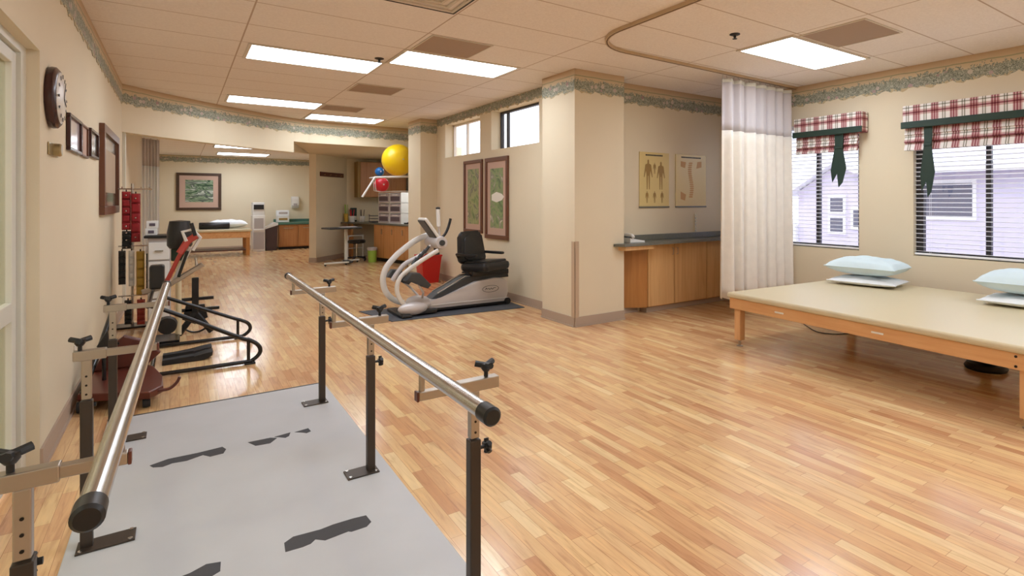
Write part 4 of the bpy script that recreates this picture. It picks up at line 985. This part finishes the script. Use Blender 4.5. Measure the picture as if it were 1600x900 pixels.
for k in range(4):
    a = Ln / 4 * k + .006; e = Ln / 4 * (k + 1) - .006
    p = T(t).prism(quad(a, e, 0, .018), 'z', .09, .825, .002).build('door', M['alcab'], t)
    MB(t.location).prism(quad(e - .07, e - .05, -.022, 0), 'z', .62, .74, .003).build('handle', M['chrome'], p, loc=(0, 0, 0))
t = thing('countertop', 'dark speckled L-shaped counter in the office alcove', 'countertop', (3.9, 13.4, .84))
b = T(t); b.prism(quad(-.25, Ln + .02, -.03, .6), 'z', .831, .866, .004); b.build('cabinet_counter', M['counter'], t)
b = T(t); b.prism([(3.15, 14.15), (3.26, 13.95), (3.57, 13.3), (4.3, 13.5), (4.74, 14.0), (4.74, 14.395), (3.37, 14.395)], 'z', .831, .864, .004); b.build('desk_counter', M['counter'], t)
T(t).box((4.7, 11.2, .831), (4.745, 14.2, .9)).build('upstand', M['counter'], t)
T(t).box((3.36, 14.0, 0.0), (3.40, 14.36, .831)).build('end_panel', M['alcab'], t)
t = thing('wall_cabinet', 'wooden wall cabinet hanging at the back of the office alcove', 'cabinet', (3.9, 14.25, 1.46))
T(t).box((3.52, 14.06, 1.46), (4.70, 14.395, 2.33), .003).build('body', M['olive'], t)
for a, c in ((3.58, 4.14), (4.15, 4.69)):
    p = T(t).box((a, 14.04, 1.47), (c, 14.06, 2.32), .003).build('door', M['cabred'], t)
    MB(t.location).tube([(c - .04 if a < 4 else a + .04, 14.03, 1.52), (c - .04 if a < 4 else a + .04, 14.03, 1.62)], .006, 8).build('handle', M['chrome'], p, loc=(0, 0, 0))
def drawer_tower(y0, lb):
    t = thing('drawer_tower', lb, 'drawer unit', (3.9, y0, .866), 'clear plastic drawer towers on the alcove counter')
    P0 = F0 + d * .14 + nn * .03 + (Vector((0, 0)) if y0 > 12.7 else d * .47); L2 = .45
    def q2(a, e, d0, d1): return [tuple(P0 + d * a + nn * d0), tuple(P0 + d * e + nn * d0), tuple(P0 + d * e + nn * d1), tuple(P0 + d * a + nn * d1)]
    zt = .68
    for z in (0, .225, .45, .67): T(t).prism(q2(0, L2, 0, .34), 'z', .868 + z, .868 + z + .018).build('shelf_plate', M['plastic'], t)
    for a in (0, L2 - .016): T(t).prism(q2(a, a + .016, 0, .34), 'z', .886, 1.538).build('side_wall', M['plastic'], t)
    for k in range(3):
        z = .89 + .225 * k
        p = T(t).prism(q2(.02, L2 - .02, -.006, .30), 'z', z, z + .185, .004).build('drawer', M['clear'], t)
        MB(t.location).prism(q2(.045, L2 - .045, -.009, -.005), 'z', z + .03, z + .13).build('contents', M['drawdark'], p, loc=(0, 0, 0))
        MB(t.location).prism(q2(.13, L2 - .13, -.02, -.006), 'z', z + .15, z + .172, .003).build('pull', M['plastic'], p, loc=(0, 0, 0))
drawer_tower(12.9, 'white three-drawer plastic tower, left one on the alcove counter')
drawer_tower(12.5, 'white three-drawer plastic tower, right one by the pillar on the alcove counter')
def gym_ball(x, y, z, r, m, lb):
    t = thing('exercise_ball', lb, 'exercise ball', (x, y, z - r), 'exercise balls stored in the alcove')
    T(t).ball((x, y, z), r, n=48).build('ball', m, t)
    T(t).lathe([(0, -r - .001), (.014, -r - .001), (.014, -r + .004), (0, -r + .004)], (x, y, z), 'y', 14).build('valve_plug', M['plastic'], t)
    b = T(t)
    for k in range(-2, 3):
        rr = math.sqrt(r * r - (k * r * .14) ** 2) + .0005
        b.tube([(x + k * r * .14, y + rr * math.cos(a), z + rr * math.sin(a)) for a in [2 * PI * j / 48 for j in range(48)]], .002, 5, closed=True)
    b.build('grip_rings', m, t)
gym_ball(3.375, 10.55, 2.145, .30, M['yellow'], 'large yellow exercise ball on the rack in front of the alcove')
gym_ball(3.11, 10.83, 1.93, .085, M['blue'], 'blue exercise ball half hidden behind the large yellow one')
gym_ball(3.07, 10.56, 1.675, .135, M['red'], 'red exercise ball under the white rack on the drawer tower')
t = thing('ball_rack', 'white tube rack with a sloping front arm holding the exercise balls', 'rack', (3.4, 10.55, 1.5))
T(t).tube([(2.68, 10.40, 1.44), (2.90, 10.40, 1.80), (3.79, 10.40, 1.845)], .02, 10).build('side_rail', M['plastic'], t)
T(t).tube([(2.90, 10.72, 1.80), (3.79, 10.72, 1.845)], .013, 10).build('side_rail', M['plastic'], t)
for x, z in ((2.90, 1.80), (3.45, 1.828), (3.7, 1.84)): T(t).tube([(x, 10.40, z), (x, 10.72 if x < 3.4 else 10.9, z)], .012, 10).build('cross_rail', M['plastic'], t)
for y in (10.50, 10.62): T(t).tube([(2.93, y, 1.80), (2.95, y, 1.56), (3.05, y, 1.54), (3.2, y, 1.55), (3.79, y, 1.56)], .006, 8).build('lower_wire', M['plastic'], t)
t = thing('coat_rail', 'brown wooden strip on the slanted alcove wall', 'rail', (2.95, 13.95, 2.0))
for nm_, z0, z1, o0, o1, mm in (('board', 1.93, 2.03, .004, .022, 'brownstrip'),):
    a = Vector((2.56, 13.52)); e = Vector((3.22, 14.26)); dd = (e - a).normalized(); n2 = Vector((dd.y, -dd.x))
    T(t).prism([tuple(a + n2 * o0), tuple(e + n2 * o0), tuple(e + n2 * o1), tuple(a + n2 * o1)], 'z', z0, z1, .003).build(nm_, M[mm], t)
for k in range(4):
    p = a + (e - a) * (.14 + .24 * k) + n2 * .022; T(t).tube([(p.x, p.y, 1.97), (p.x + n2.x * .03, p.y + n2.y * .03, 1.96), (p.x + n2.x * .035, p.y + n2.y * .035, 1.985)], .005, 8).build('hook', M['brass'], t)
def cup(x, y, z, r, h, body, fill, lb, n=3):
    t = thing('pen_cup', lb, 'cup', (x, y, z), 'containers on the alcove desk')
    T(t).lathe([(0, 0), (r * .85, 0), (r, h), (r - .006, h), (r * .8, .01), (0, .01)], (x, y, z)).build('cup', body, t)
    for k in range(n):
        a = 2 * PI * k / n; T(t).tube([(x + r * .3 * math.cos(a), y + r * .3 * math.sin(a), z + .012), (x + r * .75 * math.cos(a), y + r * .75 * math.sin(a), z + h * 2.1)], .008, 8).build('utensil', fill, t)
cup(3.40, 14.15, .865, .075, .14, M['plastic'], M['red'], 'white container with pink items, left one on the alcove desk')
cup(3.60, 14.0, .865, .075, .14, M['plastic'], M['dkbin'], 'white container with dark items, right one on the alcove desk')
cup(3.28, 14.2, .865, .05, .20, M['yelcuff'], M['lime'], 'yellow-green bottle-like container at the left end of the alcove desk')
t = thing('binder', 'dark green binder standing behind the containers on the alcove desk', 'binder', (3.5, 14.3, .865))
T(t).box((3.42, 14.24, .865), (3.54, 14.38, 1.2), .006).build('cover', M['greenbox'], t); T(t).box((3.428, 14.236, .90), (3.532, 14.241, 1.0), .001).build('spine_label', M['paper'], t)
t = thing('desk_tray', 'grey wire tray between the containers and the drawer tower', 'tray', (3.80, 13.6, .866))
for z in (.868, .94, 1.01): T(t).box((3.68, 13.45, z), (3.92, 13.7, z + .012), .003).build('tier', M['drawdark'], t)
for x in (3.69, 3.91): T(t).box((x - .006, 13.68, .868), (x + .006, 13.7, 1.05), .002).build('upright', M['drawdark'], t)
t = thing('tape_dispenser', 'small dark object at the right end of the alcove counter', 'desk object', (4.0, 11.95, .866))
T(t).prism([(3.96, .867), (4.12, .867), (4.12, .89), (4.09, .93), (4.02, .89), (3.96, .90)], 'y', 11.92, 11.99, .004).build('body', M['black'], t)
T(t).lathe([(0, -.015), (.03, -.015), (.03, .015), (0, .015)], (4.08, 11.955, .925), 'y', 18).build('roll', M['clear'], t)
t = thing('overbed_table', 'dark-topped overbed table on a white C-shaped base at the alcove entrance', 'table', (2.9, 12.75, 0))
T(t).box((2.50, 12.55, .765), (3.22, 12.95, .80), .008, rz=.25).build('table_top', M['charc'], t)
T(t).box((2.95, 12.88, .06), (3.01, 12.95, .765), .006).build('column', M['white'], t)
T(t).box((2.92, 12.55, .03), (3.04, 12.97, .075), .01).build('base_spine', M['charc'], t)
T(t).bar([(2.46, 12.52, .055), (2.96, 12.58, .055)], .07, .035).build('base_leg', M['white'], t)
T(t).bar([(2.92, 12.95, .055), (3.28, 12.99, .055)], .06, .035).build('base_leg', M['white'], t)
for x, y in ((2.48, 12.52), (2.90, 12.57), (2.96, 12.95), (3.24, 12.98)): T(t).lathe([(0, -.01), (.02, -.01), (.02, .01), (0, .01)], (x, y, .021), 'y', 14).build('castor', M['black'], t)
t = thing('paper_stack', 'papers lying on the dark overbed table', 'papers', (2.95, 12.72, .80))
T(t).box((2.82, 12.62, .801), (3.14, 12.84, .812), .001, rz=.3).build('sheets', M['liner'], t); T(t).box((2.90, 12.66, .812), (3.12, 12.80, .818), .001, rz=.1).build('top_sheet', M['frameglass'], t)
t = thing('swivel_stool', 'round black swivel stool between the overbed table and the green bin', 'stool', (3.30, 13.28, 0))
T(t).lathe([(0, .40), (.16, .40), (.19, .42), (.195, .455), (.17, .48), (0, .485)], (3.30, 13.28, 0), n=32).build('seat', M['vinylblk'], t)
T(t).tube([(3.30, 13.28, .08), (3.30, 13.28, .40)], .022, 12).build('gas_column', M['chrome'], t)
for k in range(5):
    a = 2 * PI * k / 5 + .3; ex, ey = 3.30 + .22 * math.cos(a), 13.28 + .22 * math.sin(a)
    lg = T(t).tube([(3.30, 13.28, .10), (ex, ey, .065)], .015, 8).build('leg', M['black'], t)
    MB(t.location).lathe([(0, -.01), (.025, -.01), (.025, .01), (0, .01)], (ex, ey, .026), 'x', 14).build('castor', M['black'], lg, loc=(0, 0, 0))
t = thing('waste_basket', 'lime green waste basket with a grey liner beside the swivel stool', 'bin', (3.55, 13.0, 0))
T(t).lathe([(0, 0), (.085, 0), (.10, .27), (.093, .27), (.08, .01), (0, .01)], (3.52, 12.82, 0), n=24).build('basket', M['lime'], t)
T(t).lathe([(.092, .26), (.106, .265), (.112, .30), (.10, .33), (.085, .30)], (3.52, 12.82, 0), n=24).build('liner', M['dispgrey'], t)
t = thing('walker_frame', 'white tubular frame folded under the alcove desk', 'frame', (3.3, 13.6, 0))
T(t).tube(crom([(3.22, 13.75, .01), (3.22, 13.75, .50), (3.26, 13.77, .54), (3.55, 13.86, .54), (3.59, 13.88, .50), (3.59, 13.88, .01)], 5), .016, 10).build('frame_tube', M['plastic'], t)
T(t).tube([(3.22, 13.75, .25), (3.59, 13.88, .25)], .012, 10).build('cross_bar', M['plastic'], t)

# ---------------------------------------------------------------- far hall
def art_far():
    t = thing('framed_painting', 'dark-framed green river painting on the end wall of the far hall', 'painting', (.43, 18.28, 1.12)); x0, x1, z0, z1 = -.08, .94, 1.12, 2.13; y = 18.296
    b = T(t)
    for a, c in (((x0, z0), (x1, z0 + .07)), ((x0, z1 - .07), (x1, z1)), ((x0, z0 + .07), (x0 + .07, z1 - .07)), ((x1 - .07, z0 + .07), (x1, z1 - .07))): b.box((a[0], y - .04, a[1]), (c[0], y, c[1]), .006)
    b.build('frame', M['darkframe'], t)
    T(t).box((x0 + .07, y - .02, z0 + .07), (x1 - .07, y - .002, z1 - .07)).build('mount', M['matpink'], t)
    T(t).box((x0 + .20, y - .024, z0 + .22), (x1 - .19, y - .02, z1 - .19)).build('print', art_mat('river_print', [(24, 52, 38), (58, 92, 62), (150, 172, 140), (52, 66, 60), (206, 214, 200), (44, 62, 64)], 2.2, 1.4, (1.2, 1, 3.6)), t)
art_far()
t = thing('treatment_table', 'low wooden treatment table in the far hall with pillows on it', 'treatment table', (.65, 16.6, 0))
T(t).box((-.18, 16.15, .60), (1.48, 17.2, .665), .02).build('padded_top', M['khaki'], t)
T(t).box((-.15, 16.18, .45), (1.45, 17.17, .60), .004).build('apron', M['tablewood'], t)
for x in (-.14, 1.36):
    for y in (16.2, 17.08): T(t).box((x, y, 0), (x + .08, y + .08, .45), .005).build('leg', M['mapleside'], t)
T(t).box((-.1, 16.3, .12), (1.38, 17.1, .15), .004).build('lower_shelf', M['brownstrip'], t)
t = thing('bolster', 'black cylindrical bolster lying on the far treatment table', 'bolster', (.7, 16.45, .665))
T(t).lathe([(0, .38), (.075, .38), (.085, .40), (.085, 1.0), (.075, 1.02), (0, 1.02)], (0, 16.45, .755), 'x', 24).build('roll', M['vinylblk'], t)
T(t).tube([(.40, 16.36, .76), (.46, 16.34, .80), (.52, 16.36, .76)], .008, 8).build('handle_strap', M['black'], t)
pillow('pillow', 'white pillow behind the black bolster on the far treatment table', (1.0, 16.85, .667), .85, .5, .22, 0, M['pillowwhite'])
t = thing('seat_cushion', 'black low pad lying on the left end of the far treatment table', 'pad', (0.05, 16.6, .667))
T(t).box((-.12, 16.4, .667), (.28, 16.8, .78), .03).build('pad', M['vinylblk'], t); T(t).box((-.05, 16.39, .70), (.2, 16.4, .74), .004).build('handle', M['black'], t)
t = thing('water_dispenser', 'tall white water and ice dispenser with a black display in the far hall', 'dispenser', (1.75, 17.5, 0))
T(t).box((1.60, 17.3, .0), (1.90, 17.75, .98), .012).build('body', M['dispenser'], t)
T(t).box((1.61, 17.32, .98), (1.89, 17.7, 1.33), .012).build('upper_unit', M['dispenser'], t)
T(t).box((1.63, 17.30, 1.14), (1.87, 17.32, 1.27), .004).build('display', M['black'], t)
T(t).box((1.64, 17.293, .62), (1.86, 17.30, .90), .002).build('alcove_panel', M['dispgrey'], t)
T(t).box((1.62, 17.28, .57), (1.88, 17.30, .60), .003).build('drip_tray', M['plastic'], t)
T(t).box((1.62, 17.294, .06), (1.88, 17.30, .52), .002).build('lower_door', M['dispgrey'], t)
t = thing('waste_bin', 'dark brown bin with a white liner between the dispenser and the green counter', 'bin', (2.07, 17.5, 0))
T(t).prism([(1.93, 0), (2.19, 0), (2.22, .72), (1.91, .60)], 'y', 17.38, 17.66, .01).build('body', M['dkbin'], t)
T(t).prism([(1.905, .59), (2.225, .70), (2.225, .76), (2.12, .78), (2.02, .70), (1.905, .64)], 'y', 17.37, 17.67, .006).build('liner', M['liner'], t)
t = thing('base_cabinet', 'wooden base cabinet under the green counter in the far hall', 'cabinet', (2.75, 17.9, 0))
T(t).box((2.26, 17.62, .07), (3.28, 18.27, .70), .003).build('body', M['cabred'], t); T(t).box((2.28, 17.66, 0.0), (3.26, 18.26, .07)).build('plinth', M['hinge'], t)
for a, c in ((2.27, 2.76), (2.77, 3.27)):
    dr = T(t).box((a, 17.60, .09), (c, 17.62, .69), .003).build('door', M['cabred'], t)
    MB(t.location).tube([(a + .12, 17.58, .60), (c - .12, 17.58, .60)], .012, 8).build('handle', M['chrome'], dr, loc=(0, 0, 0))
t = thing('countertop', 'green laminate counter on the far hall cabinet', 'countertop', (2.75, 17.9, .70))
T(t).box((2.22, 17.57, .70), (3.295, 18.28, .76), .004).build('top', M['countergreen'], t); T(t).box((2.22, 18.26, .76), (3.295, 18.29, .84)).build('upstand', M['countergreen'], t)
for z0, m, lb in ((.762, 'dispenser', 'pale lower box in the pair on the green counter'), (.935, 'pillowwhite', 'white upper box in the pair on the green counter')):
    t = thing('glove_box', lb, 'box', (2.42, 17.9, z0), 'boxes stacked on the green counter')
    T(t).box((2.26, 17.8, z0), (2.56, 18.1, z0 + .165), .006).build('carton', M[m], t); T(t).box((2.30, 17.795, z0 + .06), (2.52, 17.801, z0 + .12), .001).build('label_panel', M['chartink'] if z0 < .9 else M['dispgrey'], t)
t = thing('towel_dispenser', 'white soap or towel dispenser on the end wall above the green counter', 'dispenser', (2.78, 18.29, 1.2))
T(t).prism([(18.295, 1.20), (18.22, 1.16), (18.17, 1.25), (18.18, 1.42), (18.24, 1.50), (18.295, 1.50)], 'x', 2.68, 2.88, .012).build('housing', M['dispenser'], t)
T(t).box((2.73, 18.165, 1.22), (2.83, 18.175, 1.30), .003).build('lever', M['dispgrey'], t)
t = thing('wall_phone', 'dark wall-mounted object at the right edge of the far opening', 'wall telephone', (3.24, 17.3, 1.45))
T(t).box((3.22, 17.2, 1.32), (3.298, 17.4, 1.66), .012).build('body', M['black'], t); T(t).box((3.20, 17.22, 1.36), (3.22, 17.28, 1.62), .008).build('handset', M['black'], t)
t = thing('privacy_curtain', 'white and cream privacy curtain hanging at the left side of the far hall', 'curtain', (-.43, 13, 2.5))
def PC(u, z): return (-.56 + .24 * u + .006 * math.sin(u * 40), 12.9 + .25 * u + .02 * math.sin(u * 34), z)
T(t).grid(lambda u, v: PC(u, 2.02 + .50 * v), 60, 3).build('mesh_panel', M['mesh'], t, solid=.004)
T(t).grid(lambda u, v: PC(u, .4 + 1.62 * v), 60, 6).build('fabric_panel', M['pillowwhite'], t, solid=.005)
T(t).tube([(-.56, 12.9, 2.55), (-.32, 13.15, 2.55)], .012, 8).build('rail', M['plastic'], t)
for u in (.1, .5, .9): T(t).tube([(-.56 + .24 * u, 12.9 + .25 * u, 2.51), (-.56 + .24 * u, 12.9 + .25 * u, 2.60)], .004, 6).build('hanger', M['steel'], t)

# ---------------------------------------------------------------- outside
tag_o = st(MB().box((6.52, -12, -.3), (40, 30, -.2)).build('ground', M['ground']))
st(MB().box((3.95, 5.6, -.3), (6.52, 30, -.2)).build('ground_side', M['ground']))
t = thing('neighbour_building', 'pale lavender building with louvred windows seen through the wide blinds', 'building', (13, 0, -.2))
T(t).box((10, -8, -.2), (18, 4.75, 1.86)).build('wall', M['siding'], t)
T(t).prism([(9.75, 1.84), (9.75, 1.93), (14, 2.12), (18.3, 1.93), (18.3, 1.84)], 'y', -8.2, 4.9).build('roof', M['roofm'], t)
T(t).box((9.71, -8.2, 1.82), (9.76, 4.92, 1.95)).build('fascia', M['trimw'], t)
def louvre_window(t, x, y0, y1, z0, z1):
    w_ = T(t).box((x - .03, y0 - .05, z0 - .05), (x, y1 + .05, z1 + .05)).build('window', M['trimw'], t)
    b = MB(t.location); b.box((x - .036, y0, z0), (x - .03, y1, z1)); b.build('pane', M['louvre'], w_, loc=(0, 0, 0))
louvre_window(t, 10, 3.44, 4.1, 1.12, 1.65); louvre_window(t, 10, 1.2, 2.0, 1.0, 1.6)
t = thing('neighbour_house', 'pale gabled house seen through the narrower window beside the curtain', 'building', (12, 5.8, -.2))
T(t).prism([(5.0, -.2), (6.42, -.2), (6.42, 1.55), (5.62, 2.05), (5.0, 1.75)], 'x', 10, 15).build('wall', M['siding'], t)
T(t).prism([(6.62, 1.46), (6.62, 1.54), (5.62, 2.18), (4.92, 1.84), (4.92, 1.74), (5.62, 2.06)], 'x', 9.8, 15.2).build('roof', M['trimw'], t)
louvre_window(t, 10, 5.50, 5.74, 1.17, 1.42); louvre_window(t, 10, 5.50, 5.74, .80, 1.05); louvre_window(t, 10, 5.12, 5.3, .9, 1.2)
T(t).box((9.9, 6.42, -.2), (10.0, 8.0, .9)).build('low_wall', M['trimw'], t)
